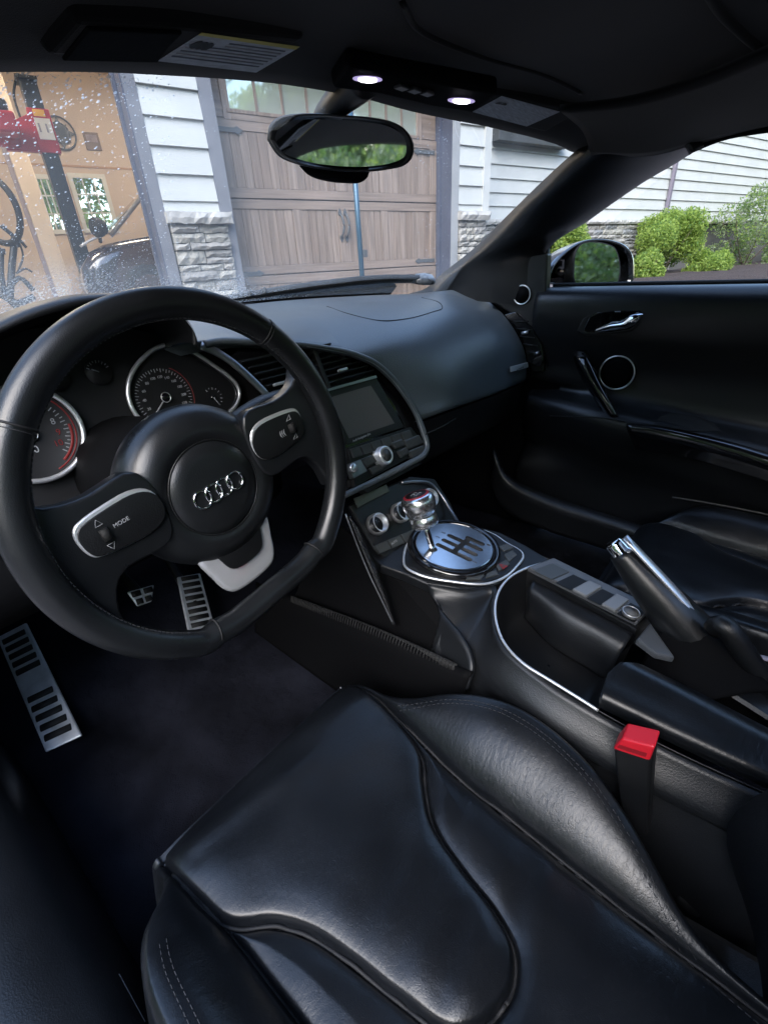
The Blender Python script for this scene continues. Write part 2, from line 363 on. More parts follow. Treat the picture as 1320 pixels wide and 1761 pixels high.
# building --------------------------------------------------------------
G = empty('garage_building', BP(1.5, GZ, -.2), 'white sided garage house with stone base and grey trim ahead of the windshield', 'building')
s_j = sx(247, 297); s_a = sx(268, 297); s_b = sx(365, 297); s_c = sx(388, 297)      # jamb corner, siding start / end, door opening
RD = .30                                                                             # depth of the reveals
s_r = sx(776, 300); s_r2 = sx(788, 300); s_r3 = sx(829, 300); s_r4 = sx(838, 300)
TOP = 4.2; capz = hx(325, 366)
lap_h = (hx(300, 151) - hx(323, 346)) / 4.0
def pilaster(name, sa, sb, zc, m_lap0, label, stones):
    p = bbox(name, sa + .01, sb - .01, GZ, TOP, -RD + .02, -.035, mortar_m, G); p['label'] = label
    z = m_lap0
    while z < TOP:                                                                   # lapped boards, lower edge proud
        z1 = z + lap_h; v_ = [BP(sa, z, .022), BP(sb, z, .022), BP(sb, z1 + .02, -.006), BP(sa, z1 + .02, -.006), BP(sa, z, -.03), BP(sb, z, -.03), BP(sb, z1 + .02, -.03), BP(sa, z1 + .02, -.03)]
        mk('siding_board', v_, [(0, 1, 2, 3), (4, 7, 6, 5), (0, 4, 5, 1), (3, 2, 6, 7), (0, 3, 7, 4), (1, 5, 6, 2)], siding_m, p, smooth=False); z = z1
    z0 = m_lap0 - lap_h                                                             # short starter board under the first full one
    v_ = [BP(sa, zc + .005, .015), BP(sb, zc + .005, .015), BP(sb, m_lap0 + .02, .0), BP(sa, m_lap0 + .02, .0), BP(sa, zc, -.03), BP(sb, zc, -.03), BP(sb, m_lap0, -.03), BP(sa, m_lap0, -.03)]
    mk('siding_board', v_, [(0, 1, 2, 3), (4, 7, 6, 5), (0, 4, 5, 1), (3, 2, 6, 7), (0, 3, 7, 4), (1, 5, 6, 2)], siding_m, p, smooth=False)
    return p
def rock(name, s0, s1, h0, h1, d0, d1, m, parent, rnd):
    """a rough split stone: subdivided box face pushed in and out"""
    nx = max(3, int((s1 - s0) / .045)); nz = max(2, int((h1 - h0) / .04)); vs_ = []
    for j in range(nz + 1):
        for i in range(nx + 1):
            e = min(i, nx - i, j, nz - j); edge = 0 if e == 0 else 1
            d = d1 - (.018 if edge == 0 else 0) + rnd.uniform(-.012, .012) * edge
            js = rnd.uniform(-.006, .006); jh = rnd.uniform(-.007, .007)
            vs_.append(BP(s0 + (s1 - s0) * i / nx + js, h0 + (h1 - h0) * j / nz + jh, d))
    n0 = len(vs_); fs = gridf(nz + 1, nx + 1)
    vs_ += [BP(s0, h0, d0), BP(s1, h0, d0), BP(s1, h1, d0), BP(s0, h1, d0)]
    b = [i for i in range(nx + 1)]; t = [nz * (nx + 1) + i for i in range(nx + 1)]; l = [j * (nx + 1) for j in range(nz + 1)]; r = [j * (nx + 1) + nx for j in range(nz + 1)]
    fs += [tuple(b + [n0 + 1, n0]), tuple(t[::-1] + [n0 + 3, n0 + 2]), tuple(l[::-1] + [n0, n0 + 3]), tuple(r + [n0 + 2, n0 + 1])]
    return mk(name, vs_, fs, m, parent, smooth=False)
def stonework(p, s0, s1, h0, h1, d0, d1, seed, hmin=.05, hmax=.13, lmin=.12, lmax=.36):
    rnd = random.Random(seed); z = h1
    while z > h0 + .03:
        hh = rnd.uniform(hmin, hmax); z0 = max(h0, z - hh); s = s0
        while s < s1 - .02:
            l = rnd.uniform(lmin, lmax); e = s + l
            if s1 - e < lmin * .7: e = s1
            m = rnd.choice(stone_ms[:3] if seed < 5 else stone_ms)
            if hh > .1 and rnd.random() < .4:
                k = rnd.uniform(.4, .6); rock('stone', s, e - .008, z0 + .005, z0 + (z - z0) * k - .003, d0, d1 + rnd.uniform(-.015, .015), m, p, rnd); rock('stone', s, e - .008, z0 + (z - z0) * k + .004, z - .004, d0, d1 + rnd.uniform(-.015, .015), m, p, rnd)
            else: rock('stone', s, e - .008, z0 + .005, z - .004, d0, d1 + rnd.uniform(-.015, .02), m, p, rnd)
            s = e
        z = z0
pl = pilaster('pilaster', s_a, s_b, capz, hx(323, 346), 'white sided pillar on a split stone base between the open bay and the wood door', 1)
stonework(pl, s_a + .015, s_b + .05, GZ - .05, capz - .095, -.05, .055, 3)
rnd = random.Random(5); rock('capstone', s_a - .01, s_b + .085, capz - .09, capz, -.05, .115, cap_m, pl, rnd)
capr = hx(812, 364)
pr = pilaster('pilaster', s_r2, s_r3, capr, hx(810, 352), 'white sided corner pillar on a stone base right of the wood door', 2)
stonework(pr, s_r2 + .02, s_r3 + .07, GZ - .05, capr - .10, -.05, .05, 4, lmin=.10, lmax=.22)
rock('capstone', s_r2 - .01, s_r3 + .11, capr - .095, capr, -.05, .10, cap_m, pr, rnd)
bbox('corner_board', s_r3, s_r4 + .02, capr, TOP, -.06, .03, siding_m, G)
# trim boards and reveals
tb = bbox('trim_board', s_j, s_a, GZ, TOP, -RD, .01, trim_m, G); bbox('trim_board', s_b, s_c, GZ, TOP, -RD, .012, trim_m, G)
bbox('trim_board', s_r, s_r2, GZ, TOP, -RD, .014, mat('light_trim', (.28, .287, .295), .6, var=(5, .08)), G)
for s0, s1 in ((s_j - .012, s_j), (s_r - .012, s_r)):
    j = bbox('door_jamb', s0, s1, GZ, TOP, -RD - .02, .004, jamb_m, G)
    bbox('door_stop', s0 - .03, s0 - .002, GZ, TOP, -RD + .08, -RD + .13, jamb_m, j)
bbox('lintel', -6.5, s_j, 3.15, TOP, -RD, 0, siding_m, G); bbox('lintel', s_c, s_r, hx(450, 60), TOP, -RD - .05, -.03, trim_m, G)

# closed carriage door ----------------------------------------------------
DD = -RD + .02
GD = empty('garage_door', BP((s_c + s_r) / 2, GZ, DD), 'closed brown wood carriage style garage door with iron hinges', 'garage door')
ds0, ds1 = s_c - .03, s_r + .02
def dx(u, v): return sx(u, v, DD)
seams = [GZ, hx(480, 472, DD), hx(560, 345, DD), hx(480, 212, DD), hx(480, 60, DD)]
mids = dx(575, 400)
def dbox(name, s0, s1, h0, h1, t0, t1, m, par, bev=.004): return bbox(name, s0, s1, h0, h1, DD + t0, DD + t1, m, par, bev=bev)
rnd = random.Random(9)
dbox('door_backing', ds0, ds1, GZ, 3.6, -.075, -.052, woods[1], GD)
cent = (ds0 + ds1) / 2
for k in range(4):
    h0, h1 = seams[k] + .004, seams[k + 1] - .004
    sec = dbox('door_section', ds0, ds1, h0, h1, -.05, -.012, wood_h, GD)
    if k == 3: continue
    rh = .085
    dbox('rail', ds0, ds1, h1 - rh, h1 - .002, -.012, .006, wood_h, sec); dbox('rail', ds0, ds1, h0 + .002, h0 + rh, -.012, .006, wood_h, sec)
    cols_ = [ds0, ds0 + .13, cent - .63, cent - .53, cent - .07, cent + .07, cent + .53, cent + .63, ds1 - .13, ds1]
    for a in range(0, len(cols_), 2):
        dbox('stile', cols_[a], cols_[a + 1], h0 + rh + .001, h1 - rh - .001, -.012, .0062, woods[2], sec)
    for a in range(1, len(cols_) - 1, 2):
        x0, x1 = cols_[a] + .003, cols_[a + 1] - .003; n = max(3, int(round((x1 - x0) / .10)))
        for i in range(n):
            q0 = x0 + (x1 - x0) * i / n; q1 = x0 + (x1 - x0) * (i + 1) / n - .004
            dbox('plank', q0, q1, h0 + rh + .002, h1 - rh - .002, -.013, -.004 + rnd.uniform(-.002, .002), rnd.choice(woods), sec, bev=.002)
# lights in the top section: two rows of panes
sec = [o for o in GD.children][-1]
wb, wt = hx(480, 205, DD), hx(480, 85, DD)
for half, (u0, u1) in enumerate(((397, 572), (608, 716))):
    a0, a1 = dx(u0, 200), dx(u1, 232); b0 = hx((u0 + u1) / 2, 196 if half == 0 else 226, DD) - .02; n = 4
    wn = dbox('window', a0, a1, b0, wt, -.012, -.006, pane_m, GD)
    dbox('window_frame', a0 - .07, a0, b0 - .07, wt + .1, -.012, .010, woods[2], wn); dbox('window_frame', a1, a1 + .07, b0 - .07, wt + .1, -.012, .010, woods[2], wn)
    dbox('window_frame', a0, a1, b0 - .07, b0, -.012, .0095, wood_h, wn)
    dbox('window_frame', a0 - .035, a1 + .035, b0 - .018, b0 + .012, -.01, .018, woods[1], wn)
    for i in range(1, n): q = a0 + (a1 - a0) * i / n; dbox('muntin', q - .014, q + .014, b0 + .012, wt, -.006, .006, woods[1], wn)
# strap hinges and handles
for (u, v, sg) in ((381, 222, 1), (400, 473, 1), (733, 262, -1), (735, 448, -1)):
    s0, h = bpx(u, v, DD); s0 = ds0 + .04 if sg > 0 else ds1 - .06
    pts = [(0, .022), (.24, .018), (.27, .032), (.33, 0), (.27, -.032), (.24, -.018), (0, -.022)]
    prism('strap_hinge', [BP(s0 + sg * a, h + b, DD + .0065) for a, b in pts], WN3 * .009, iron_m, GD, bev=.002)
for u in (585, 594):
    s0, h0 = bpx(u, 388, DD)
    hd = tube('pull_handle', [BP(s0, h0 + .115, DD + .012), BP(s0, h0 + .09, DD + .05), BP(s0 + .012, h0, DD + .065), BP(s0 - .004, h0 - .09, DD + .05), BP(s0 - .004, h0 - .12, DD + .012)], [.010, .012, .014, .012, .009], iron_m, GD, seg=8, n=18)
    for hh, sg in ((h0 + .13, 1), (h0 - .13, -1)):
        prism('handle_plate', [BP(s0 - .022, hh - sg * .03, DD + .0065), BP(s0 + .022, hh - sg * .03, DD + .0065), BP(s0 + .024, hh, DD + .0065), BP(s0, hh + sg * .04, DD + .0065), BP(s0 - .024, hh, DD + .0065)], WN3 * .008, iron_m, hd, bev=.001)

# slim marker pole standing before the door
pb = BP(0, 0, 1.2); q0 = onp(610, 170, P0 + WN * 1.2, WN); q1 = onp(623, 470, P0 + WN * 1.2, WN)
s0 = float((np.array(q1) - P0) @ WD); g0 = gz(s0, 1.2)
pole = empty('marker_pole', BP(s0, g0, 1.2), 'slim blue metal pole with an orange lamp before the wood door', 'pole')
q0 = BP(s0 - .02, q0.z, 1.2)
tube('pole_shaft', [BP(s0, g0, 1.2), q0], .022, mat('blue_pole', (.045, .10, .15), .35, .4), pole, seg=12, n=2, smooth=True)
lathe('orange_lamp', onp(615, 430, P0 + WN * 1.23, WN), (0, 0, 1), [(0, -.028), (.022, -.025), (.027, 0), (.022, .025), (0, .028)], mat('amber_lens', (.75, .28, .03), .3), pole, seg=14)
box('clamp', onp(626, 436, P0 + WN * 1.2, WN), (.022, .022, .03), iron_m, pole, ax=BAX, bev=.004)
lathe('base_plate', BP(s0, g0, 1.2), (0, 0, 1), [(0, 0), (.12, 0), (.12, .012), (.03, .02), (0, .02)], iron_m, pole, seg=20)

# recessed wing on the right ----------------------------------------------
RW = -1.55
def rs(u, v): return sx(u, v, RW)
H = empty('house_wing', BP(7, GZ, RW), 'white sided recessed house wall with a low stone base on the right', 'building')
r0, r1 = s_r3 - .3, 24.
rcap = hx(1120, 381, RW)
bbox('wall', r0, r1, GZ - .1, TOP + 2, RW - .3, RW - .03, mortar_m, H)
lap2 = lap_h * .98
z = rcap + .03
while z < TOP + .6:
    z1 = z + lap2; e = [(r0, 7.9), (7.905, 12.6), (12.605, r1)]
    for a, b in e:
        v_ = [BP(a, z, RW + .022), BP(b, z, RW + .022), BP(b, z1 + .02, RW - .006), BP(a, z1 + .02, RW - .006), BP(a, z, RW - .03), BP(b, z, RW - .03), BP(b, z1 + .02, RW - .03), BP(a, z1 + .02, RW - .03)]
        mk('siding_board', v_, [(0, 1, 2, 3), (4, 7, 6, 5), (0, 4, 5, 1), (3, 2, 6, 7), (0, 3, 7, 4), (1, 5, 6, 2)], siding_m, H, smooth=False)
    z = z1
s = r0; k = 0
while s < 14:
    rock('capstone', s, s + 1.18, rcap - .05, rcap + .025, RW - .03, RW + .10, cap_m, H, rnd); s += 1.19
sw_ = empty('stone_base', BP(7, GZ, RW), '', ''); del sw_['label'], sw_['category']; sw_.parent = H; sw_.location = (0, 0, 0); OFF[sw_] = OFF[H]
stonework(sw_, r0, 11.5, GZ - .05, rcap - .052, RW - .03, RW + .05, 11, hmin=.06, hmax=.13, lmin=.18, lmax=.5)
# wing window with dark planter sill
wz0 = hx(900, 252, RW)
bx_ = bbox('window_box', rs(842, 240), rs(962, 250), wz0, wz0 + .17, RW + .025, RW + .20, mat('dark_planter', (.055, .060, .063), .6, var=(8, .2)), H, bev=.008)
wn = bbox('window', rs(848, 225), rs(950, 225), wz0 + .2, wz0 + 1.6, RW - .02, RW + .028, pane_m, H)
bbox('sill', rs(842, 235), rs(962, 240), wz0 + .175, wz0 + .21, RW + .0, RW + .09, siding_m, wn); bbox('muntin', rs(893, 225), rs(897, 225), wz0 + .21, wz0 + 1.6, RW + .028, RW + .05, white_m, wn)
# downspout
sp0 = rs(1152, 300); zt, zb = TOP + .5, hx(1145, 368, RW)
spm = mat('downspout_mauve', (.17, .15, .19), .45)
dsp = box('downspout', BP(sp0, (zt + zb) / 2, RW + .075), (.045, .032, (zt - zb) / 2), spm, H, ax=BAX, bev=.008)
tube('downspout_elbow', [BP(sp0, zb + .04, RW + .075), BP(sp0 + .01, zb - .03, RW + .10), BP(sp0 + .06, zb - .12, RW + .22)], .04, spm, dsp, seg=8, n=8)
# mulch bed
bd = np.linspace(RW, 2.6, 14); bs = np.linspace(s_r4 - .1, 20, 40)
rnd = random.Random(4)
tag(mk('mulch_bed', [BP(s, gz(s, d) + .03 + rnd.uniform(0, .05), d) for d in bd for s in bs], gridf(len(bd), len(bs)), mulch_m), kind='structure')

# garage interior ---------------------------------------------------------
BW = -4.7
gi = empty('garage_room', BP(-3, GZ, -3), 'peach painted garage interior seen through the open bay on the left', 'room')
bbox('side_wall', 3.1, 3.2, GZ, 3.7, BW, -RD - .06, peach_m, gi)
bbox('front_wall', s_a - .1, s_b + .06, GZ, 3.7, -RD - .06, -RD - .022, peach_m, gi)
bbox('ceiling', -8, 3.2, 3.7, 3.8, BW - .15, -RD, cream_m, gi)
zz = hx(150, 287, BW); bbox('wall_batten', -8, 3.1, zz - .012, zz + .012, BW + .001, BW + .012, mat('peach_batten', (.42, .27, .17), .8), gi)
for (u0, u1, v0, v1, nx_) in ((67, 97, 304, 399, 3), (128, 184, 302, 397, 3)):
    a0, a1 = sx(u0, 330, BW), sx(u1, 330, BW); h1, h0 = hx(u0, v0, BW), hx(u0 + 10, v1, BW)
    wn = bbox('window', a0, a1, h0, h1, BW - .005, BW + .005, mat('bright_glass', (.5, .6, .5), .1, emit=((.62, .80, .58), .55)) if False else MATS.get('wpane') or mix_glass('wpane', (.95, .97, .95)), gi)
    for q in (a0, a1): bbox('window_frame', q - .03, q + .03, h0 - .03, h1 + .03, BW - .01, BW + .03, white_m, wn)
    for q in (h0, h1): bbox('window_frame', a0 + .03, a1 - .03, q - .03, q + .03, BW - .01, BW + .029, white_m, wn)
    for i in range(1, nx_): q = a0 + (a1 - a0) * i / nx_; bbox('muntin', q - .009, q + .009, h0 + .03, h1 - .03, BW + .005, BW + .02, white_m, wn)
    for i in range(1, 3): q = h0 + (h1 - h0) * i / 3; bbox('muntin', a0 + .03, a1 - .03, q - .009, q + .009, BW + .005, BW + .021, white_m, wn)
# the back wall is cut for the windows: rebuild it as four pieces round each opening
for o in list(gi.children):
    if o.name.startswith('back_wall'): bpy.data.objects.remove(o)
w1 = (sx(67, 330, BW), sx(97, 330, BW)); w2 = (sx(128, 330, BW), sx(184, 330, BW)); hb, ht = hx(140, 397, BW), hx(140, 303, BW)
for nm, a, b, c, d in (('back_wall', -8, 3.1, ht, 3.7), ('back_wall', -8, 3.1, GZ, hb), ('back_wall', -8, w1[0], hb, ht), ('back_wall', w1[1], w2[0], hb, ht), ('back_wall', w2[1], 3.1, hb, ht)):
    bbox(nm, a, b, c + .0005, d, BW - .15, BW, peach_m, gi)
# cream column
c0 = -2.2; 
cs0, cs1 = sx(38, 330, -3.2), sx(70, 330, -3.2)
bbox('column', cs0, cs1, GZ, 3.7, -3.5, -3.2, cream_m, gi, bev=.01)
bbox('column_edge', cs0 - .05, cs0 - .002, GZ, 3.7, -3.35, -3.22, mat('mauve_trim', (.30, .26, .29), .7), gi)
# framed picture and compass rose on the back wall
a0, h0 = bpx(150, 258, BW); a1, h1 = bpx(168, 229, BW)
pf = bbox('picture_frame', a0, a1, h0, h1, BW, BW + .02, mat('frame_brown', (.12, .075, .05), .5), None, bev=.003)
tag(pf, 'small dark framed picture on the peach garage wall', 'picture'); bbox('picture_print', a0 + .03, a1 - .03, h0 + .10, h1 - .03, BW + .0195, BW + .0215, mat('print_mauve', (.22, .17, .18), .6, var=(20, .3)), pf)
cc = onp(104, 229, P0 + WN * (BW + .02), WN); cs_, ch = float((np.array(cc) - P0) @ WD), cc.z
cw = empty('compass_wheel', BP(cs_, ch, BW), 'round dark metal compass rose hung on the peach garage wall', 'wall art')
RR = abs(sx(129, 229, BW) - cs_)
for r_ in (RR, RR * .62): tube('ring', [BP(cs_ + r_ * math.cos(a), ch + r_ * math.sin(a), BW + .03) for a in np.linspace(0, 2 * math.pi, 33)[:-1]], .012, iron_m, cw, seg=6, n=48, closed=True, up=WN3)
for k in range(8):
    a = k * math.pi / 4; r_ = RR * (1 if k % 2 == 0 else .8); t = (-math.sin(a), math.cos(a)); w_ = .07 if k % 2 == 0 else .045
    prism('star_point', [BP(cs_ + r_ * math.cos(a), ch + r_ * math.sin(a), BW + .025), BP(cs_ + w_ * t[0] + .05 * math.cos(a), ch + w_ * t[1] + .05 * math.sin(a), BW + .025), BP(cs_, ch, BW + .025), BP(cs_ - w_ * t[0] + .05 * math.cos(a), ch - w_ * t[1] + .05 * math.sin(a), BW + .025)], WN3 * .012, iron_m, cw)
# two-post lift
LD = -2.3
lift_b = mat('lift_black', (.020, .024, .028), .4); lift_r = mat('lift_red', (.40, .012, .03), .4, var=(6, .2))
ls = sx(100, 310, LD); lw = (sx(94, 170, LD) - sx(66, 170, LD)) / 2
LF = empty('car_lift', BP(ls, GZ, LD), 'black lift post with a red carriage and arm inside the garage', 'car lift')
ltop = hx(80, 146, LD)
bbox('post', ls - lw, ls + lw, GZ, ltop, LD - .12, LD + .12, lift_b, LF, bev=.01)
bbox('base_plate', ls - .25, ls + .25, GZ + .013, GZ + .035, LD - .3, LD + .3, lift_b, LF)
bbox('post_cap', ls - lw - .03, ls + lw + .01, ltop, ltop + .03, LD - .14, LD + .14, lift_b, LF)
ch1, ch0 = hx(90, 195, LD), hx(100, 268, LD)
car_ = bbox('carriage', ls - lw - .02, ls + lw + .03, ch0, ch1, LD + .02, LD + .15, lift_r, LF, bev=.008)
bbox('warning_plate', ls - lw + .02, ls + lw + .01, ch0 + (ch1 - ch0) * .30, ch0 + (ch1 - ch0) * .78, LD + .15, LD + .156, mat('white_sticker', (.66, .68, .72), .5), car_)
for ds_ in (-.030, .038): bbox('warning_icon', ls + ds_ - .009, ls + ds_ + .009, ch0 + (ch1 - ch0) * .46, ch0 + (ch1 - ch0) * .66, LD + .156, LD + .158, mat('print_slate', (.25, .27, .36), .6), car_)
bbox('yellow_sticker', ls - lw + .03, ls + lw - .02, ch0 + (ch1 - ch0) * .82, ch0 + (ch1 - ch0) * .97, LD + .15, LD + .156, mat('yellow_sticker', (.75, .42, .05), .5), car_)
prism('gusset', [BP(ls - lw - .015, ch1 - .05, LD + .06), BP(ls - lw - .30, ch0 + .20, LD + .06), BP(ls - lw - .32, ch0, LD + .06), BP(ls - lw - .015, ch0, LD + .06)], WN3 * .08, lift_r, LF, bev=.006)
tube('lift_arm', [BP(ls - lw - .2, ch0 + .10, LD + .12), BP(ls - .9, ch0 + .08, LD + .35), BP(ls - 1.5, ch0 + .06, LD + .6)], [.10, .09, .075], lift_r, LF, seg=8, n=8, flat=.8)
tube('lift_hose', [BP(ls - lw - .03, ltop, LD), BP(ls - lw - .09, ltop - .15, LD + .02), BP(ls - lw - .06, ltop - .6, LD + .05), BP(ls - lw - .05, ch1 - .1, LD + .05)], .012, rubber, LF, seg=6, n=20)
# red winch box on the far arm
a0, h0 = bpx(0, 245, LD); a1, h1 = bpx(25, 212, LD)
rb = empty('lift_motor', BP((a0 + a1) / 2, h0, LD + .3), 'red and black lift motor box at the left edge of the open bay', 'motor')
bbox('motor_case', a0 - .5, a1, h0, h1, LD + .2, LD + .5, lift_r, rb, bev=.02); bbox('motor_cap', a0 - .45, a1 - .03, h1, h1 + .10, LD + .22, LD + .48, lift_b, rb, bev=.03)
# dark car parked inside
PD = -1.9
dcar = mat('dark_car_paint', (.022, .018, .026), .18, coat=1.)
gc = empty('parked_car', BP(-.9, GZ, PD), 'dark car parked inside the open garage bay beside the lift', 'car')
def pc(u, v, d): return onp(u, v, P0 + WN * d, WN)
hs_, hh_ = bpx(138, 425, PD)
prof = [(-1.02, GZ + .25), (-1.05, GZ + .55), (-.98, hh_ - .12), (-.80, hh_ + .0), (-.45, hh_ + .07), (.05, hh_ + .13), (1.2, hh_ + .17), (3., hh_ + .17)]
sb0 = hs_ + .98
rows = []
for dy, sc_ in ((.95, .90), (.88, .985), (.7, 1.), (0, 1.03), (-.7, 1.)):
    rows.append([BP(sb0 + a * (1.0 if a > 0 else .9 + .1 * sc_), GZ + .2 + (h - GZ - .2) * sc_, PD - .9 + dy) for a, h in prof])
loft('body', [[BP(sb0 + a, GZ + .2, PD + .05) for a, h in prof]] + rows, 24, 24, dcar, gc)
wb_ = [pc(188, 395, PD - .15), pc(236, 343, PD - .15)]
tube('windshield_pillar', [wb_[0] + Vector((0, 0, -.06)), wb_[1] + (wb_[1] - wb_[0]) * .6], .025, mat('pillar_grey', (.20, .18, .16), .4), gc, seg=8, n=4)
mk('windshield', [wb_[0], wb_[1] + (wb_[1] - wb_[0]) * .6, wb_[1] + (wb_[1] - wb_[0]) * .6 - WN3 * 1.2, wb_[0] - WN3 * 1.2], [(0, 1, 2, 3)], mat('smoked_glass', (.05, .05, .045), .1), gc, sol=.006, smooth=False)
mc = pc(168, 391, PD + .06)
lathe('side_mirror', mc, (WD3 * -1 + WN3 * .3), [(0, -.09), (.07, -.075), (.098, -.02), (.105, .02), (.09, .045), (0, .05)], rubber, gc, seg=20, sx=1.3)
tube('mirror_stalk', [mc + Vector((0, 0, -.05)), mc + Vector((0, 0, -.14)) - WN3 * .1], .02, rubber, gc, seg=8, n=3)
a = pc(138, 424, PD + .02); b = pc(180, 404, PD + .02); tube('fender_highlight', [a, (a + b) / 2 + Vector((0, 0, .012)), b], .016, mat('highlight_silver', (.5, .5, .5), .25, .5), gc, seg=6, n=8)  # pale strip modelled in place of the white highlight along the fender
wc = BP(sb0 - .35, GZ + .33, PD + .03); lathe('wheel', wc, WN3, [(0, -.1), (.32, -.1), (.335, 0), (.32, .04), (.22, .05), (.2, .02), (0, .03)], rubber, gc, seg=28)
# bicycle hung nose-up at the left edge
bk = empty('bicycle', BP(sx(20, 500, -1.2), GZ, -1.2), 'dark bicycle standing at the left edge of the open bay', 'bicycle')
def bq(u, v, d=-1.2): return onp(u, v, P0 + WN * d, WN)
wcn = bq(-8, 362); wr_ = (bq(18, 362) - wcn).length
for q, r_ in ((bq(-6, 362), .27), (bq(10, 560), .30)):
    tube('wheel', [q + WD3 * (r_ * .62 * math.cos(a)) + WN3 * (r_ * .78 * math.cos(a)) + Vector((0, 0, r_ * math.sin(a))) for a in np.linspace(0, 2 * math.pi, 25)[:-1]], .028, rubber, bk, seg=8, n=40, closed=True, up=WN3)
for pts, r_ in (([(2, 388), (22, 405), (35, 425)], .02), ([(26, 408), (20, 470), (18, 520)], .03), ([(33, 416), (40, 440), (30, 470)], .009), ([(22, 408), (33, 412), (46, 426)], .014),
                ([(3, 432), (3, 470), (8, 500)], .022), ([(-4, 430), (10, 433)], .028), ([(28, 470), (45, 462), (56, 468)], .010), ([(12, 500), (35, 478), (58, 500)], .024), ([(0, 490), (28, 520), (60, 510)], .03)):
    tube('frame_tube', [bq(*p) for p in pts], r_, lift_b, bk, seg=8, n=12)

# planting -------------------------------------------------------------------
def leafmesh(name, clumps, per, size, m, seed, squash=1.):
    rnd = np.random.default_rng(seed); vs_, fs = [], []
    for (c, r) in clumps:
        k = int(per * (r ** 1.5)); d = rnd.normal(size=(k, 3)); d /= np.linalg.norm(d, axis=1)[:, None]
        P = np.array(c) + d * (r * rnd.uniform(.35, 1.08, (k, 1)) ** .6) * np.array([1, 1, squash])
        A = rnd.normal(size=(k, 3)); A /= np.linalg.norm(A, axis=1)[:, None]; B = np.cross(A, rnd.normal(size=(k, 3))); B /= np.linalg.norm(B, axis=1)[:, None] + 1e-9
        s_ = size * rnd.uniform(.6, 1.3, (k, 1))
        for p, a, b in zip(P, A * s_, B * s_ * .45):
            i = len(vs_); vs_ += [p - a, p + b, p + a, p - b]; fs.append((i, i + 1, i + 2, i + 3))
    me = bpy.data.meshes.new(name); me.from_pydata([tuple(v) for v in vs_], [], fs); me.materials.append(m); me.materials.append(leafs[1]); me.materials.append(leafs[0])
    me.polygons.foreach_set('material_index', rnd.choice([0, 0, 0, 1, 2], len(fs))); me.update(); return me
def put(name, me, parent): o = bpy.data.objects.new(name, me); COL.objects.link(o); o.parent = parent; return o
def bush(u, v, wpx, hpx, d, m, label, seed, airy=False, leaf=.028):
    c = onp(u, v, P0 + WN * d, WN); dist = (c - Vector(CAM)).length; rw = wpx / 2 * dist / F_PX * .86; rh = hpx / 2 * dist / F_PX * .9
    sC = float((np.array(c) - P0) @ WD); g = gz(sC, d) + .03
    o = empty('shrub', (c.x, c.y, g), label, 'shrub', 'shrubs along the stone base')
    rnd = random.Random(seed); cl = []; cz = c.z - g
    for k in range(26 if not airy else 18):
        a = rnd.uniform(0, 6.28); q = rnd.uniform(.2, .9); zf = rnd.uniform(-.8, .85); rr = math.sqrt(max(.05, 1 - zf * zf))
        cl.append(((rw * rr * q * math.cos(a), rw * rr * q * math.sin(a), cz + rh * zf * .85), rw * rnd.uniform(.26, .46) * (.8 if airy else 1)))
    put('foliage', leafmesh('foliage', cl, (5200 if not airy else 2400) * (.035 / leaf) ** 2 / max(rw, .2) ** .2, leaf, m, seed), o)
    vs_, fs = join([tube('', [(0, 0, 0), (rw * .3 * math.cos(a), rw * .3 * math.sin(a), max(.1, cz * .6)), (rw * .7 * math.cos(a), rw * .7 * math.sin(a), max(.2, cz + rh * .4))], [.014, .010, .004], None, seg=5, n=6, raw=True) for a in np.linspace(0, 5.2, 7)])
    me = bpy.data.meshes.new('stems'); me.from_pydata([tuple(v) for v in vs_], [], fs); me.materials.append(bark_m); put('stems', me, o)
    return o
bush(1145, 416, 104, 74, RW + .75, leafs[0], 'round yellow green shrub under the downspout', 1)
bush(1108, 463, 50, 60, RW + 1.35, leafs[0], 'low yellow green shrub right behind the wing mirror', 2)
bush(1211, 464, 60, 50, RW + 1.35, leafs[0], 'small round bright green shrub standing alone in the mulch', 3)
bush(1290, 412, 120, 140, RW + .9, leafs[3], 'tall loose pale green shrub at the right edge of the side window', 4, airy=True, leaf=.036)
bush(975, 412, 80, 44, RW + .8, leafs[0], 'yellow green shrub peeking out above the wing mirror', 5)
bush(1380, 440, 90, 80, RW + 1.2, leafs[1], 'green shrub at the far right end of the mulch bed', 6)

def treemeshes(seed, hgt, m):
    rnd = random.Random(seed); cl = []; R_ = hgt * .30
    for k in range(46):
        a = rnd.uniform(0, 6.28); zf = rnd.uniform(.22, 1.0); q = R_ * math.sin(math.pi * min(1, .15 + zf * .85)) ** .7 * rnd.uniform(.2, 1.)
        cl.append(((q * math.cos(a), q * math.sin(a), hgt * zf), rnd.uniform(.45, .95) * hgt / 8))
    lf = leafmesh('crown', cl, 620, .095, m, seed)
    parts = [tube('', [(0, 0, -.3), (rnd.uniform(-.1, .1), rnd.uniform(-.1, .1), hgt * .4), (0, 0, hgt * .85)], [.16, .12, .04], None, seg=8, n=10, raw=True)]
    for k in range(9):
        a = rnd.uniform(0, 6.28); z0 = hgt * rnd.uniform(.25, .7); parts.append(tube('', [(0, 0, z0), (R_ * .4 * math.cos(a), R_ * .4 * math.sin(a), z0 + hgt * .10), (R_ * .8 * math.cos(a), R_ * .8 * math.sin(a), z0 + hgt * .16)], [.06, .04, .012], None, seg=5, n=5, raw=True))
    vs_, fs = join(parts); tr = bpy.data.meshes.new('trunk'); tr.from_pydata([tuple(v) for v in vs_], [], fs); tr.materials.append(bark_m)
    return lf, tr
tms = [treemeshes(21, 7.5, leafs[3]), treemeshes(22, 9., leafs[1]), treemeshes(23, 6., leafs[0])]
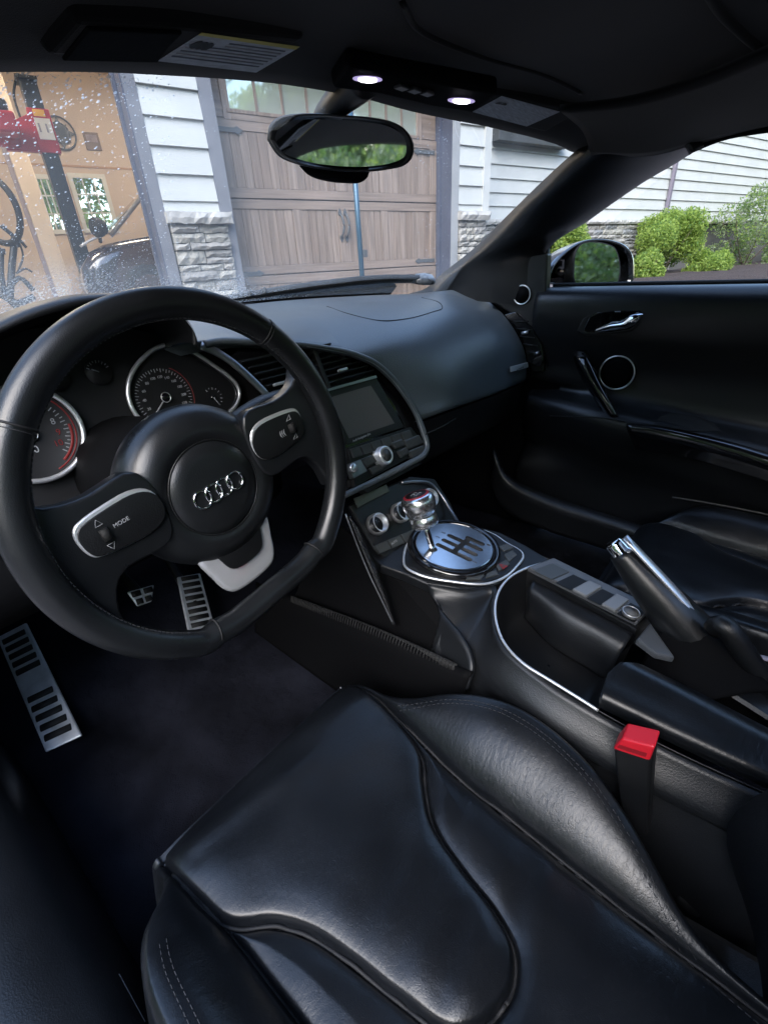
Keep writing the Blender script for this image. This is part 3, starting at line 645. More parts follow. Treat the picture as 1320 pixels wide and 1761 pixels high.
def tree(x, y, z, k, rz, sc_, label, group):
    o = empty('tree', (x, y, z), label, 'tree', group); o.rotation_euler.z = rz; o.scale = (sc_,) * 3
    put('crown', tms[k][0], o); put('trunk', tms[k][1], o); return o
TREES = []
rnd = random.Random(12)
for i in range(22):                                             # wood edge behind the car: what the mirrors and door panes reflect
    a = math.radians(110 + i * 10.5); r_ = rnd.uniform(15, 21); k = (0, 2, 1)[i % 3]
    k = (0, 2, 1, 0)[i % 4]; TREES.append(tree(r_ * math.sin(a), -1 + r_ * math.cos(a), -.05, k, rnd.uniform(0, 6), rnd.uniform(1.15, 1.5), 'leafy tree of the wood edge behind the car, seen in the mirrors', 'trees behind the car'))
for (s, d, k) in ((-2.6, BW - 4.5, 0), (-1.0, BW - 6, 2), (.8, BW - 5, 1)):
    q = BP(s, GZ, d); tree(q.x, q.y, GZ, k, s, 1.0, 'leafy tree seen through the back windows of the garage', 'trees behind the garage')

# low planting on the driver's side, seen in the rear view mirror
rnd = random.Random(31)
side_cl = [((rnd.uniform(-.8, .8), rnd.uniform(-.5, .5), rnd.uniform(.15, 1.5)), rnd.uniform(.22, .42)) for _ in range(34)]
side_me = [leafmesh('foliage', side_cl, 1300, .045, leafs[3], 41), leafmesh('foliage', side_cl, 1300, .05, leafs[3], 42)]
for i in range(9):
    a = math.radians(205 + i * 11.5); r_ = 7.0 + rnd.uniform(-.4, .8); o = empty('garden_plant', (r_ * math.sin(a), r_ * math.cos(a), -.01), 'leafy garden plant beside the drive, seen only in the rear view mirror', 'plant', 'plants seen in the rear view mirror')
    o.rotation_euler.z = rnd.uniform(0, 6); put('foliage', side_me[i % 2], o)

# the wood behind: one far mass of foliage that closes the horizon between the trees
rg0 = np.random.default_rng(77); vs_, fs = [], []
for i in range(60000):
    a = math.radians(rg0.uniform(95, 345)); r_ = rg0.uniform(22, 27); z = 9.5 * rg0.uniform() ** 1.25 * (.75 + .25 * math.sin(a * 9) * math.sin(a * 5 + 1)); p = np.array([r_ * math.sin(a), r_ * math.cos(a), z])
    A = rg0.normal(size=3); A /= np.linalg.norm(A); B = np.cross(A, rg0.normal(size=3)); B /= np.linalg.norm(B); A *= .26; B *= .14; k = len(vs_)
    vs_ += [tuple(p - A), tuple(p + B), tuple(p + A), tuple(p - B)]; fs.append((k, k + 1, k + 2, k + 3))
me = bpy.data.meshes.new('distant_wood'); me.from_pydata(vs_, [], fs); me.materials.append(leafs[3]); o = bpy.data.objects.new('distant_wood', me); COL.objects.link(o)
tag(o, 'far green wood behind the car, seen as one mass in the mirrors', 'wood', kind='stuff')
# unseen ceiling fixtures added to brighten the garage room, inferred from its warm light
for k, (s, d) in enumerate(((-2.6, -1.5), (-.2, -2.6))):
    o = empty('added_ceiling_light', BP(s, 3.62, d), ('lit garage ceiling light added out of view above the lift', 'lit garage ceiling light added out of view above the parked car')[k], 'ceiling light', 'added garage ceiling lights')
    bbox('housing', s - .65, s + .65, 3.64, 3.70, d - .14, d + .14, white_m, o); bbox('tube_lamp', s - .6, s + .6, 3.60, 3.639, d - .10, d + .10, mat('warm_tube', (.9, .85, .75), .4, emit=((1., .83, .62), 15.)), o)
# ================================================================== CAR CABIN
def solve(u, v, f, lo=.3, hi=3.0):
    """point on the pixel ray where f(point) changes sign"""
    d = ray(u, v); a = None; n = 240
    for i in range(n + 1):
        t = lo + (hi - lo) * i / n; p = CAM + d * t; q = f(p)
        if a is not None and (q > 0) != (a > 0):
            t0 = t - (hi - lo) / n; return Vector(CAM + d * (t0 + (t - t0) * abs(a) / (abs(a) + abs(q) + 1e-12)))
        a = q
    return Vector(CAM + d * lo)
def hdr_pt(u, v): return solve(u, v, lambda p: p[1] - (.10 - .25 * p[0] ** 2), .4, 2.)
def cowl_pt(u, v): return solve(u, v, lambda p: p[1] - (.56 - .42 * p[0] ** 2), .5, 2.2)
def rayp(u, v, t): return Vector(CAM + ray(u, v) * t)

def cast(o, u, v, lift=.0005):
    ok, loc, nrm, _ = o.ray_cast(Vector(CAM) - OFF[o], Vector(ray(u, v)))
    return (loc + OFF[o] - Vector(ray(u, v)) * lift) if ok else None
CB = empty('car_cabin', (0, -.2, .15), 'black sports car cabin shell with roof lining, pillars and floor carpet', 'car interior')
# roof header and headliner ------------------------------------------------
HDR = [hdr_pt(u, v) for u, v in ((-220, 120), (-100, 114), (0, 112), (100, 112), (200, 114), (300, 120), (400, 127), (500, 137), (580, 150), (650, 165), (720, 185), (800, 203), (850, 213), (900, 225), (950, 238), (1000, 255), (1016, 264))]
def shift(pts, dy, dz, k=1.): return [Vector((p.x * k, p.y + dy, p.z + dz)) for p in pts]
def roofrow(y, ze, zc): return [Vector((x, y, ze + (zc - ze) * (1 - (x / .66) ** 2))) for x in np.linspace(-.62, .60, 9)]
HL = loft('headliner', [shift(HDR, .05, .012), shift(HDR, .012, -.002), HDR, shift(HDR, -.012, .006), shift(HDR, -.10, .030), roofrow(-.30, 1.17, 1.225), roofrow(-.6, 1.175, 1.23), roofrow(-1.0, 1.12, 1.17)], 48, 40, headcloth, CB, sol=.02, soff=1)
# roof bow seams across the lining
hlp = lambda u, v, t: cast(HL, u, v, -.001) or rayp(u, v, t)
tube('roof_seam', [hlp(690, 0, .62), hlp(720, 50, .66), hlp(830, 98, .72), hlp(930, 127, .80), hlp(1000, 160, .88)], .0035, headcloth, CB, seg=8, n=36)
tube('roof_bow', [hlp(1215, -20, .70), hlp(1240, 20, .74), hlp(1275, 55, .80), hlp(1310, 85, .84)], .006, headcloth, CB, seg=8, n=16)
# side rail above the passenger window
tube('roof_rail', [rayp(1190, 250, 1.26), rayp(1240, 230, 1.24), rayp(1320, 215, 1.20), rayp(1450, 198, 1.15), rayp(1650, 180, 1.1)], [.012, .011, .011, .012, .014], plastic_rough, CB, seg=10, n=24)
loft('rail_trim', [[rayp(960, 190, 1.06), rayp(1080, 175, 1.02), rayp(1200, 140, .96), rayp(1320, 90, .90), rayp(1500, 20, .84)], [rayp(1000, 225, 1.14), rayp(1100, 222, 1.12), rayp(1200, 200, 1.09), rayp(1320, 165, 1.04), rayp(1500, 110, .98)], [rayp(1016, 268, 1.23), rayp(1120, 268, 1.23), rayp(1205, 246, 1.24), rayp(1320, 221, 1.20), rayp(1500, 195, 1.12)]], 30, 12, headcloth, CB, sol=.008, soff=1)
# passenger A pillar -------------------------------------------------------
PI_ = [(716, 506), (745, 497), (776, 470), (829, 429), (878, 383), (926, 337), (962, 303), (1008, 262), (1030, 244)]
PO_ = [(930, 530), (938, 492), (941, 430), (1010, 380), (1060, 344), (1112, 309), (1160, 281), (1208, 249), (1225, 236)]
XI = [.68, .68, .67, .65, .63, .60, .58, .55, .54]; XO = [.73, .73, .73, .715, .70, .685, .665, .63, .62]
ri = [at(u, v, 'x', x) for (u, v), x in zip(PI_, XI)]; ro = [at(u, v, 'x', x) for (u, v), x in zip(PO_, XO)]
def mixpx(t, dx_): return [at(a[0] + (b[0] - a[0]) * t, a[1] + (b[1] - a[1]) * t, 'x', xi + (xo - xi) * t - dx_) for a, b, xi, xo in zip(PI_, PO_, XI, XO)]
back_i = [p + Vector((.03, .05, 0)) for p in ri]; back_o = [p + Vector((.04, .02, 0)) for p in ro]
loft('pillar_trim', [back_i, ri, mixpx(.12, .018), mixpx(.45, .030), mixpx(.85, .020), ro, back_o], 40, 30, leather_trim, CB)
cl_ = at(1196, 245, 'x', .61); loft('roof_latch', [[at(1186, 236, 'x', .585), at(1206, 238, 'x', .60)], [at(1184, 246, 'x', .58), at(1208, 247, 'x', .595)], [at(1192, 262, 'x', .585), at(1210, 252, 'x', .60)]], 6, 6, plastic, CB, sol=.012)
# sail panel with tweeter
SAILX = .700
sail = prism('sail_panel', [at(u, v, 'x', SAILX) for u, v in ((735, 500), (842, 452), (941, 436), (938, 500), (934, 640), (915, 640), (880, 540), (830, 512))], (.03, 0, 0), leather_trim, CB, bev=.004)
tc_ = at(897, 507, 'x', SAILX - .004); rr_ = (at(897, 523, 'x', SAILX) - at(897, 507, 'x', SAILX)).length
lathe('tweeter_grille', tc_, (-1, 0, 0), [(0, -.004), (rr_ * .88, -.004), (rr_ * .9, .002), (0, .0035)], plastic_rough, sail, seg=28)
tube('tweeter_ring', [tc_ + Vector((-.001, rr_ * math.cos(a), rr_ * math.sin(a))) for a in np.linspace(0, 2 * math.pi, 29)[:-1]], .0018, satin, sail, seg=6, n=40, closed=True, up=(1, 0, 0))
tube('window_channel', [at(941, 428, 'x', .735), at(939, 460, 'x', .733), at(937, 497, 'x', .731)], .006, mat('channel_grey', (.16, .16, .15), .4), CB, seg=8, n=6)
# floor carpet ---------------------------------------------------------------
def fz(x, y): return .19 + max(0, min(y, .95) - .38) * .55 + .004 * math.sin(23 * x + 9 * y) * math.sin(17 * y - 5 * x) + .003 * math.sin(51 * x) * math.sin(43 * y + 2)
xs_ = np.linspace(-.70, .72, 90); ys_ = np.linspace(-.95, 1.0, 110)
mk('floor_carpet', [V(x, y, fz(x, y)) for y in ys_ for x in xs_], gridf(110, 90), carpet_m, CB, sol=.02)
loft('firewall', [[V(-.75, .93, .35), V(.75, .93, .35)], [V(-.75, .95, .6), V(.75, .95, .6)], [V(-.75, .62, .93), V(.75, .62, .93)]], 4, 8, plastic_rough, CB, sol=.02)
loft('door_sill', [[V(-.635, y, .18) for y in (.95, .4, 0, -.5, -.95)], [V(-.655, y, .33) for y in (.95, .4, 0, -.5, -.95)], [V(-.672, .95, .42), V(-.674, .4, .362), V(-.69, 0, .36), V(-.70, -.5, .36), V(-.70, -.95, .36)], [V(-.72, .95, .43), V(-.73, .4, .372), V(-.75, 0, .37), V(-.76, -.5, .37), V(-.76, -.95, .37)], [V(-.81, y, .34) for y in (.95, .4, 0, -.5, -.95)], [V(-.83, y, .15) for y in (.95, .4, 0, -.5, -.95)]], 30, 24, leather_trim, CB)
box('sill_plate', at(205, 1738, 'z', .30), (.004, .045, .012), alu, CB, bev=.001); box('sill_plate', at(222, 1730, 'z', .30), (.006, .03, .010), alu, CB, bev=.001)
loft('kick_panel', [[V(-.70, .30, .36), V(-.70, .30, .75)], [V(-.70, .60, .30), V(-.70, .60, .75)], [V(-.69, .95, .35), V(-.69, .95, .8)]], 6, 6, plastic_rough, CB, sol=.02)
loft('passenger_sill', [[at(u, v, 'x', x) for u, v, x in ((850, 770, .60), (872, 815, .60), (940, 850, .59), (1020, 876, .58), (1110, 905, .56), (1300, 960, .55))],
                        [at(u, v + 12, 'x', x - .03) for u, v, x in ((850, 770, .60), (872, 815, .60), (940, 852, .59), (1020, 878, .58), (1110, 907, .56), (1300, 962, .55))],
                        [at(u - 8, v + 60, 'x', x - .02) for u, v, x in ((850, 770, .60), (872, 815, .60), (940, 850, .59), (1020, 876, .58), (1110, 905, .56), (1300, 960, .55))]], 30, 10, leather_trim, CB, sol=.01)
loft('passenger_kick_panel', [[V(.722, .02, .15), V(.735, .02, .89)], [V(.722, .35, .15), V(.735, .35, .87)], [V(.70, .96, .15), V(.72, .96, .89)]], 6, 8, plastic_rough, CB, sol=.02, soff=1)
mk('rear_bulkhead', [V(-.64, -.98, .15), V(.72, -.98, .15), V(.72, -1.06, .92), V(-.64, -1.06, .92)], [(0, 1, 2, 3)], headcloth, CB, sol=.03, smooth=False)
loft('hood', [[V(x, .60 + .03 - .35 * x * x, .875) for x in (-.78, -.4, 0, .4, .78)], [V(x, 1.0, .80 - .05 * abs(x)) for x in (-.88, -.4, 0, .4, .88)], [V(x, 1.5, .70 - .06 * abs(x)) for x in (-.9, -.4, 0, .4, .9)], [V(x, 1.95 - .3 * x * x, .56) for x in (-.88, -.4, 0, .4, .88)], [V(x, 2.05 - .3 * x * x, .30) for x in (-.85, -.4, 0, .4, .85)]], 30, 24, paint_black, CB, sol=.01)
# windshield -------------------------------------------------------------------
COWL = [cowl_pt(u, v) for u, v in ((-150, 640), (0, 575), (94, 538), (200, 524), (300, 520), (420, 514), (500, 504), (600, 494), (700, 487), (768, 482))]
COWL = [V(-.74, .33, .885), V(-.6, .41, .905), V(-.4, .49, .915), V(-.2, .545, .92), V(0, .56, .92), V(.2, .545, .92), V(.4, .49, .915), V(.6, .41, .905), V(.74, .33, .885)]
HD2 = [V(-.66, .03, 1.10), *[p + Vector((0, .01, .008)) for p in HDR[2:-1]], V(.66, -.03, 1.16)]
glass_w = mix_glass('windshield_glass', (.97, .985, .98), .01, haze=(.905 - .15, 1.015 - .15))
WS = loft('windshield', [COWL, [(a + b) / 2 + Vector((0, .02, .012)) for a, b in zip(cr(COWL, 21), cr(HD2, 21))], HD2], 60, 24, glass_w, CB)
def ws_pt(u, v):
    """point of the glass on a pixel ray (mesh lookup)"""
    d = ray(u, v); o = Vector(CAM) - OFF[WS]
    ok, loc, nrm, _ = WS.ray_cast(o, Vector(d)); return (loc + OFF[WS], nrm) if ok else None

# dashboard ----------------------------------------------------------------------
DB = empty('dashboard', (0, .3, .62), 'black leather dashboard with silver trimmed vents and instrument cluster', 'dashboard')
SN = np.array([0, 1, -.42]); SP0 = np.array([0, .085, .64]); SNn = Vector((0, -1, .42)).normalized()     # centre stack plane, normal towards the driver
def st(u, v, off=0.): return onp(u, v, SP0 + np.array(SNn) * off, SN)
SX, SY = Vector((1, 0, 0)), SNn.cross(Vector((1, 0, 0))).normalized()
if SY.z < 0: SY = -SY
yv = lambda u, v, y: at(u, v, 'y', y)
R0 = [V(.0, .60, .895), V(.2, .585, .895), V(.4, .53, .89), V(.55, .46, .885), V(.69, .36, .87)]
R0b = [V(.0, .54, .915), V(.2, .525, .915), V(.4, .47, .91), V(.55, .40, .905), at(792, 497, 'y', .335)]
R1 = [V(-.02, .40, .910), V(.2, .39, .908), V(.4, .36, .905), V(.55, .32, .90), at(832, 514, 'y', .27)]
R2 = [V(-.01, .27, .892), V(.2, .265, .890), V(.4, .26, .888), V(.55, .25, .882), at(856, 532, 'y', .215)]
R3 = [st(593, 607, .002), V(.2, .195, .862), V(.4, .195, .862), V(.55, .19, .858), at(872, 550, 'y', .17)]
R4 = [st(647, 628, .004), V(.24, .145, .818), V(.4, .145, .82), V(.55, .145, .822), at(889, 576, 'y', .135)]
R5 = [st(686, 664, .005), V(.26, .108, .765), V(.4, .112, .772), V(.55, .112, .778), at(902, 606, 'y', .112)]
R6 = [st(711, 702, .005), V(.27, .092, .722), V(.4, .098, .730), V(.55, .100, .735), at(905, 632, 'y', .105)]
R7 = [st(722, 722, .003), at(760, 708, 'y', .088), at(820, 687, 'y', .094), at(863, 671, 'y', .098), at(902, 654, 'y', .105)]
R8 = [p + Vector((0, .012, -.006)) for p in R7]
R9 = [p + Vector((0, .10, -.012)) for p in R7]
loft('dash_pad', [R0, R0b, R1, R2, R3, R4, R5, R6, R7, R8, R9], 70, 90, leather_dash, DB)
# centre / driver side top
T = lambda x: .56 - .42 * x * x
XS = [-.76, -.6, -.4, -.2, -.05, .05]
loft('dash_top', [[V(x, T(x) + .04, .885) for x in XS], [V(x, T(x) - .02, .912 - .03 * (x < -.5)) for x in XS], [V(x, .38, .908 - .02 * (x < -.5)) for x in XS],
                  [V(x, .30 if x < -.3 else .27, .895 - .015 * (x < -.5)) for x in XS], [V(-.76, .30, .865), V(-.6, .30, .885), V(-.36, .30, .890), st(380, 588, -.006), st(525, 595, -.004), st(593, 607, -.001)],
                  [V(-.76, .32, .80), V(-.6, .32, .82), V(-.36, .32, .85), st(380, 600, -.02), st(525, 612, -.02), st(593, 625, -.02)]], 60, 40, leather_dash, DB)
# airbag cover seam and small cowl grille on top of the dash
def dash_pt(u, v, z=.912): return at(u, v, 'z', z)
airbag = [(562, 527), (600, 540), (650, 551), (700, 548), (745, 536), (760, 530), (752, 519), (725, 512), (680, 515), (620, 521)]
dpd = [o for o in DB.children if o.name.startswith('dash_pad')][0]
pp_ = [cast(dpd, u, v) for u, v in airbag]; pp_ = [p for p in pp_ if p]
if len(pp_) > 4: tube('airbag_seam', pp_[:-2], .0011, seam_black, DB, seg=6, n=60)
prism('cowl_grille', [cast(o_, u, v, .002) or dash_pt(u, v) for o_ in [[o for o in DB.children if o.name.startswith('dash_top')][0]] for u, v in ((402, 519), (420, 514), (444, 519), (425, 526))], (0, 0, .002), plastic_rough, DB)
# glovebox and underside
def urow(y, z, x0=.165): return [V(x0, y, z), V(.3, y + .004, z), V(.5, y + .006, z), V(.665, y + .012, z)]
gb = loft('glovebox', [[p + Vector((0, .008, -.010)) for p in R7], [p + Vector((0, .012, -.05)) for p in R7], [p + Vector((0, .03, -.11)) for p in R7], urow(.20, .53), urow(.34, .46), urow(.62, .44)], 40, 40, plastic, DB)
tube('glovebox_seam', [at(731, 747, 'y', .086), at(760, 734, 'y', .092), at(784, 719, 'y', .10)], .002, seam_black, gb, seg=6, n=12)
# quattro badge
qb = [at(u, v, 'y', y) for u, v, y in ((873, 631, .097), (903, 623, .099), (904, 632, .099), (874, 640, .095))]
qn = ((qb[1] - qb[0]).cross(qb[3] - qb[0])).normalized(); qn = qn if qn.dot(Vector(CAM) - qb[0]) > 0 else -qn
bd_ = prism('badge', [p + qn * .004 for p in qb], qn * .003, mat('badge_silver', (.75, .76, .78), .5, .6), DB, bev=.001)
bx0 = (qb[1] - qb[0]).normalized(); by0 = qn.cross(bx0)
text('badge_lettering', 'quattro', (qb[0] + qb[2]) / 2 + qn * .0074, bx0, by0, .0155, mat('print_dark', (.05, .05, .055), .5), bd_)
# right end vent ------------------------------------------------------------
ve = [(866, 541), (886, 536), (912, 560), (930, 592), (934, 618), (928, 632), (906, 622), (902, 600), (888, 570)]
vent = prism('side_vent', [at(u, v, 'x', .686) for u, v in ve], (.03, 0, 0), piano, DB, bev=.002)
for k in range(5):
    t = k / 4; a = (882 + 24 * t, 552 + 52 * t); b = (908 + 20 * t, 553 + 56 * t)
    tube('vent_slat', [at(*a, 'x', .682), at(*b, 'x', .680)], .0035, plastic, vent, seg=6, n=2, flat=.4)
tube('vent_tab', [at(897, 573, 'x', .676), at(907, 571, 'x', .676)], .004, alu, vent, seg=8, n=2); 
tube('vent_wheel', [at(919, 610, 'x', .678), at(926, 606, 'x', .678)], .005, alu_dark, vent, seg=8, n=2)

# passenger door -----------------------------------------------------------------
PDR = empty('passenger_door', (.76, -.3, .3), 'black leather passenger door panel with chrome handle and round speaker', 'car door')
yy = [.10, .02, -.10, -.22, -.35, -.50, -.68, -.95]
def drow(x, z, f=lambda y: (0, 0)): return [V(x + f(y)[0], y, z + f(y)[1]) for y in yy]
arm = lambda y: (.05 * max(0, min(1, (y + .08) / .18)), -.055 * max(0, min(1, (-.08 - y) / .6)))
front = lambda k: (lambda y: (k * max(0, min(1, (y + .05) / .15)), 0))
PANEL = loft('door_panel', [drow(.775, .88), drow(.757, .902), drow(.735, .907), drow(.708, .902), drow(.690, .886), drow(.684, .855), drow(.690, .80), drow(.703, .755), drow(.714, .71), drow(.716, .672), drow(.708, .648, arm), drow(.680, .634, arm), drow(.645, .627, arm), drow(.630, .613, arm), drow(.628, .58, arm), drow(.640, .53, arm), drow(.662, .48, arm), drow(.675, .42), drow(.68, .34), drow(.70, .22)], 60, 100, leather_trim, PDR, sol=.01)
def dr(u, v, lift=.0): return cast(PANEL, u, v, lift) or at(u, v, 'x', .69)
tube('belt_weatherstrip', [V(.757, y, .909) for y in (.08, -.2, -.5, -.95)], .006, rubber, PDR, seg=8, n=10)
# handle recess: bezel, bowl, chrome lever, lock rocker
bez = [(990, 570), (1000, 548), (1020, 533), (1060, 530), (1100, 530), (1110, 538), (1102, 556), (1085, 570), (1050, 576), (1005, 577)]
hb_ = prism('handle_bezel', [at(u, v, 'x', .684) for u, v in bez], (.012, 0, 0), plastic, PDR, bev=.004, seg=3)
bow = [(1002, 568), (1012, 546), (1026, 537), (1062, 534), (1098, 534), (1104, 540), (1097, 554), (1082, 566), (1050, 571), (1008, 572)]
prism('handle_bowl', [at(u, v, 'x', .6825) for u, v in bow], (.004, 0, 0), piano, hb_, bev=.002)
prism('lock_rocker', [at(u, v, 'x', .6805) for u, v in ((1004, 567), (1014, 545), (1034, 539), (1022, 569))], (.004, 0, 0), plastic_rough, hb_, bev=.001)
loft('door_handle', [[at(u, v, 'x', x) for u, v, x in ((1021, 567, .676), (1045, 556, .668), (1070, 550, .660), (1085, 541, .656), (1104, 538, .662))],
                     [at(u, v, 'x', x) for u, v, x in ((1022, 570, .672), (1046, 562, .660), (1074, 558, .650), (1090, 548, .648), (1105, 541, .656))],
                     [at(u, v, 'x', x) for u, v, x in ((1023, 572, .676), (1050, 569, .668), (1078, 565, .660), (1095, 555, .656), (1104, 545, .662))]], 24, 8, chrome, hb_, sol=.005)
tube('handle_lamp', [at(1057, 536, 'x', .681), at(1066, 536, 'x', .681)], .0015, white_print, hb_, seg=6, n=2)
# speaker
sc_ = at(1060, 641, 'x', .706); sr = (at(1060, 669, 'x', .706) - sc_).length
spk = lathe('speaker_grille', sc_, (-1, 0, 0), [(0, -.006), (sr * .93, -.006), (sr * .95, 0), (sr * .6, .002), (0, .003)], plastic_rough, PDR, seg=40)
tube('speaker_ring', [sc_ + Vector((-.002, sr * math.cos(a), sr * math.sin(a))) for a in np.linspace(0, 2 * math.pi, 37)[:-1]], .0022, satin, spk, seg=6, n=60, closed=True, up=(1, 0, 0))
# pull grip
loft('pull_grip', [[at(u, v, 'x', x) for u, v, x in ((985, 604, .69), (986, 616, .668), (996, 645, .655), (1020, 685, .648), (1040, 716, .65))],
                   [at(u, v, 'x', x) for u, v, x in ((994, 602, .68), (998, 622, .645), (1012, 655, .632), (1032, 688, .628), (1050, 717, .63))],
                   [at(u, v, 'x', x) for u, v, x in ((1006, 602, .682), (1012, 620, .65), (1026, 652, .638), (1045, 688, .632), (1062, 717, .635))],
                   [at(u, v, 'x', x) for u, v, x in ((1011, 606, .69), (1018, 624, .668), (1032, 655, .655), (1050, 690, .648), (1066, 718, .65))]], 24, 16, piano, PDR, sol=.006)
# armrest top pocket and gloss trim blade
pk = [(1122, 730), (1135, 716), (1160, 710), (1200, 717), (1225, 728), (1238, 742), (1200, 742), (1150, 736)]
prism('pull_pocket', [dr(u, v, .004) for u, v in pk], (.004, 0, 0), rubber, PDR)
loft('armrest_blade', [[at(u, v, 'x', x) for u, v, x in ((1076, 727, .628), (1120, 730, .622), (1180, 741, .617), (1250, 758, .612), (1330, 782, .606), (1480, 830, .60))],
                       [at(u, v, 'x', x) for u, v, x in ((1076, 732, .614), (1120, 736, .609), (1180, 748, .604), (1250, 767, .600), (1330, 792, .594), (1480, 842, .59))],
                       [at(u, v, 'x', x) for u, v, x in ((1079, 742, .610), (1124, 748, .605), (1184, 762, .600), (1252, 782, .596), (1330, 808, .590), (1480, 860, .586))],
                       [at(u, v, 'x', x) for u, v, x in ((1092, 772, .612), (1134, 778, .608), (1190, 790, .604), (1254, 808, .600), (1330, 832, .594), (1480, 886, .59))]], 40, 24, piano, PDR, sol=.004)
tube('armrest_seam', [dr(u, v, .001) for u, v in ((945, 716), (1000, 717), (1040, 719), (1074, 725))], .0018, seam_black, PDR, seg=6, n=20)
tube('lower_pocket_edge', [at(u, v, 'x', .655) for u, v in ((1155, 855), (1200, 862), (1260, 873), (1330, 887), (1450, 910))], .0022, mat('edge_grey', (.06, .06, .055), .4), PDR, seg=6, n=20)
glass_s = mix_glass('side_glass', (.97, .985, .975), .01)
mk('side_window', [V(.765, .085, .90), V(.765, -.95, .90), V(.60, -.95, 1.17), V(.60, -.24, 1.165), V(.70, -.03, 1.02), V(.735, .05, .95)], [(0, 1, 2, 3, 4, 5)], glass_s, PDR, smooth=False)
# wing mirror (part of the door)
WX = .93
def wm(u, v, x): return at(u, v, 'x', x)
outl = [(942, 487), (946, 466), (958, 447), (978, 428), (1002, 414), (1030, 410), (1060, 414), (1080, 424), (1090, 440), (1092, 465), (1090, 486), (1082, 492), (1040, 493), (980, 493)]
gC = wm(1026, 455, WX - .004); wdir = Vector((.35, -.93, .13)).normalized(); wn_ = ((Vector(CAM) - gC).normalized() + wdir).normalized()
def wpl(u, v, off): return onp(u, v, np.array(gC + wn_ * off), np.array(wn_))
oP_ = [wpl(u, v, .004) for u, v in outl]; oP_.append(oP_[0]); oc2 = sum(oP_[:-1], Vector()) / len(outl)
def wsh(k, off, sh=0.): return [oc2 + (p - oc2) * k - wn_ * off + Vector((sh, 0, 0)) for p in oP_]
wmh = loft('wing_mirror', [wsh(.90, .012), wsh(.955, .002), wsh(.99, .004), wsh(1.0, .02), wsh(.97, .06), wsh(.86, .10), wsh(.6, .13), wsh(.05, .14)], 70, 40, paint_black, PDR)
# ------------------------------------------------------------------ instrument cluster (part of the dashboard)
DN = np.array([0, 1, -.25]); DP0 = np.array([0, .225, .82]); DNn = Vector((0, -1, .25)).normalized()
def dl(u, v, off=0.): return onp(u, v, DP0 + np.array(DNn) * off, DN)
DX = Vector((1, 0, 0)); DY = Vector((0, .25, 1)).normalized()
gauge_black = mat('gauge_black', (.005, .005, .006), .55)
plate = prism('gauge_plate', [dl(u, v, -.004) for u, v in ((-140, 640), (-60, 590), (60, 565), (200, 560), (320, 585), (430, 640), (470, 700), (440, 760), (300, 860), (150, 900), (-120, 960))], (0, .01, 0), gauge_black, DB)
plate['label'] = 'dark instrument cluster face'
# hood: lip, inner throat, outer skin
lip_px = [(-150, 660), (-60, 604), (0, 577), (60, 549), (120, 530), (180, 521), (240, 522), (290, 534), (322, 555), (337, 578), (341, 602)]
lip = [yv(u, v, .150) for u, v in lip_px]
inn = [dl(190 + (u - 190) * .98, 700 + (v - 700) * .93, .0) for u, v in lip_px]
mid_ = [(a + b) / 2 + Vector((0, 0, .012)) for a, b in zip(lip, inn)]
outr = [p + Vector((0, .16, -.016 if i < 8 else -.03)) for i, p in enumerate(lip)]
hood_m = leather_dash
loft('cluster_hood', [inn, mid_, lip, [p + Vector((0, .006, .007)) for p in lip], [(a + b) / 2 + Vector((0, 0, .014)) for a, b in zip(lip, outr)], outr, [p + Vector((0, .03, -.05)) for p in outr], [p + Vector((0, .0, -.10)) for p in outr]], 50, 40, plastic, DB)
def ring_path(pts, off): return [dl(u, v, off) for u, v in pts]
tach = dl(50, 748, .0); tr_ = (dl(143, 748) - tach).length * .985
def circ(c, r, n=48, off=0.): return [c + DX * (r * math.cos(a)) + DY * (r * math.sin(a)) + DNn * off for a in np.linspace(0, 2 * math.pi, n + 1)[:-1]]
tg = lathe('tachometer', tach, DNn, [(0, -.002), (tr_ * .98, -.002), (tr_ * .99, .004), (tr_ * .93, .001), (0, .0005)], gauge_black, DB, seg=56)
tube('gauge_ring', circ(tach, tr_, off=.006), .0032, satin, tg, seg=8, n=90, closed=True, up=DNn)
spc = dl(283, 684)
td_px = [(300, 592), (325, 601), (348, 615), (370, 630), (391, 645), (406, 660), (412, 676), (408, 693), (396, 708), (380, 718), (355, 728), (320, 738), (285, 744), (258, 735), (240, 720), (228, 703), (221, 682), (221, 660), (229, 638), (246, 616), (270, 598)]
td = ring_path(td_px, .006)
sg = prism('speedometer', [p - DNn * .0055 for p in cr(td, 60, True)], -DNn * .004, gauge_black, DB)
tube('gauge_ring', td, .0031, satin, sg, seg=8, n=110, closed=True, up=DNn)
tube('gauge_inner_ring', [spc + (p - spc) * .955 - DNn * .001 for p in td], .0012, mat('ring_dark_metal', (.12, .12, .13), .3, 1.), sg, seg=6, n=100, closed=True, up=DNn)  # thin darker metal ring just inside the bright one
def ticks(name, c, r0, r1, a0, a1, n, w_, m, par, off=.0012, maj=2):
    L_ = []
    for i in range(n):
        a = math.radians(a0 + (a1 - a0) * i / (n - 1)); d_ = DX * math.cos(a) + DY * math.sin(a); t_ = DNn.cross(d_); q0 = r0 if i % maj == 0 else r0 + (r1 - r0) * .4
        L_.append(boxv(c + d_ * ((q0 + r1) / 2) + DNn * off, (d_, t_, DNn), ((r1 - q0) / 2, w_, .0003)))
    v_, f_ = join(L_); return tag(mk(name, v_, f_, m, par, smooth=False), kind='stuff')
def dpol(c, a, r, off): a = math.radians(a); return c + DX * (r * math.cos(a)) + DY * (r * math.sin(a)) + DNn * off
ticks('tick_marks', tach, tr_ * .66, tr_ * .76, 225, -45, 41, .0005, white_print, tg)
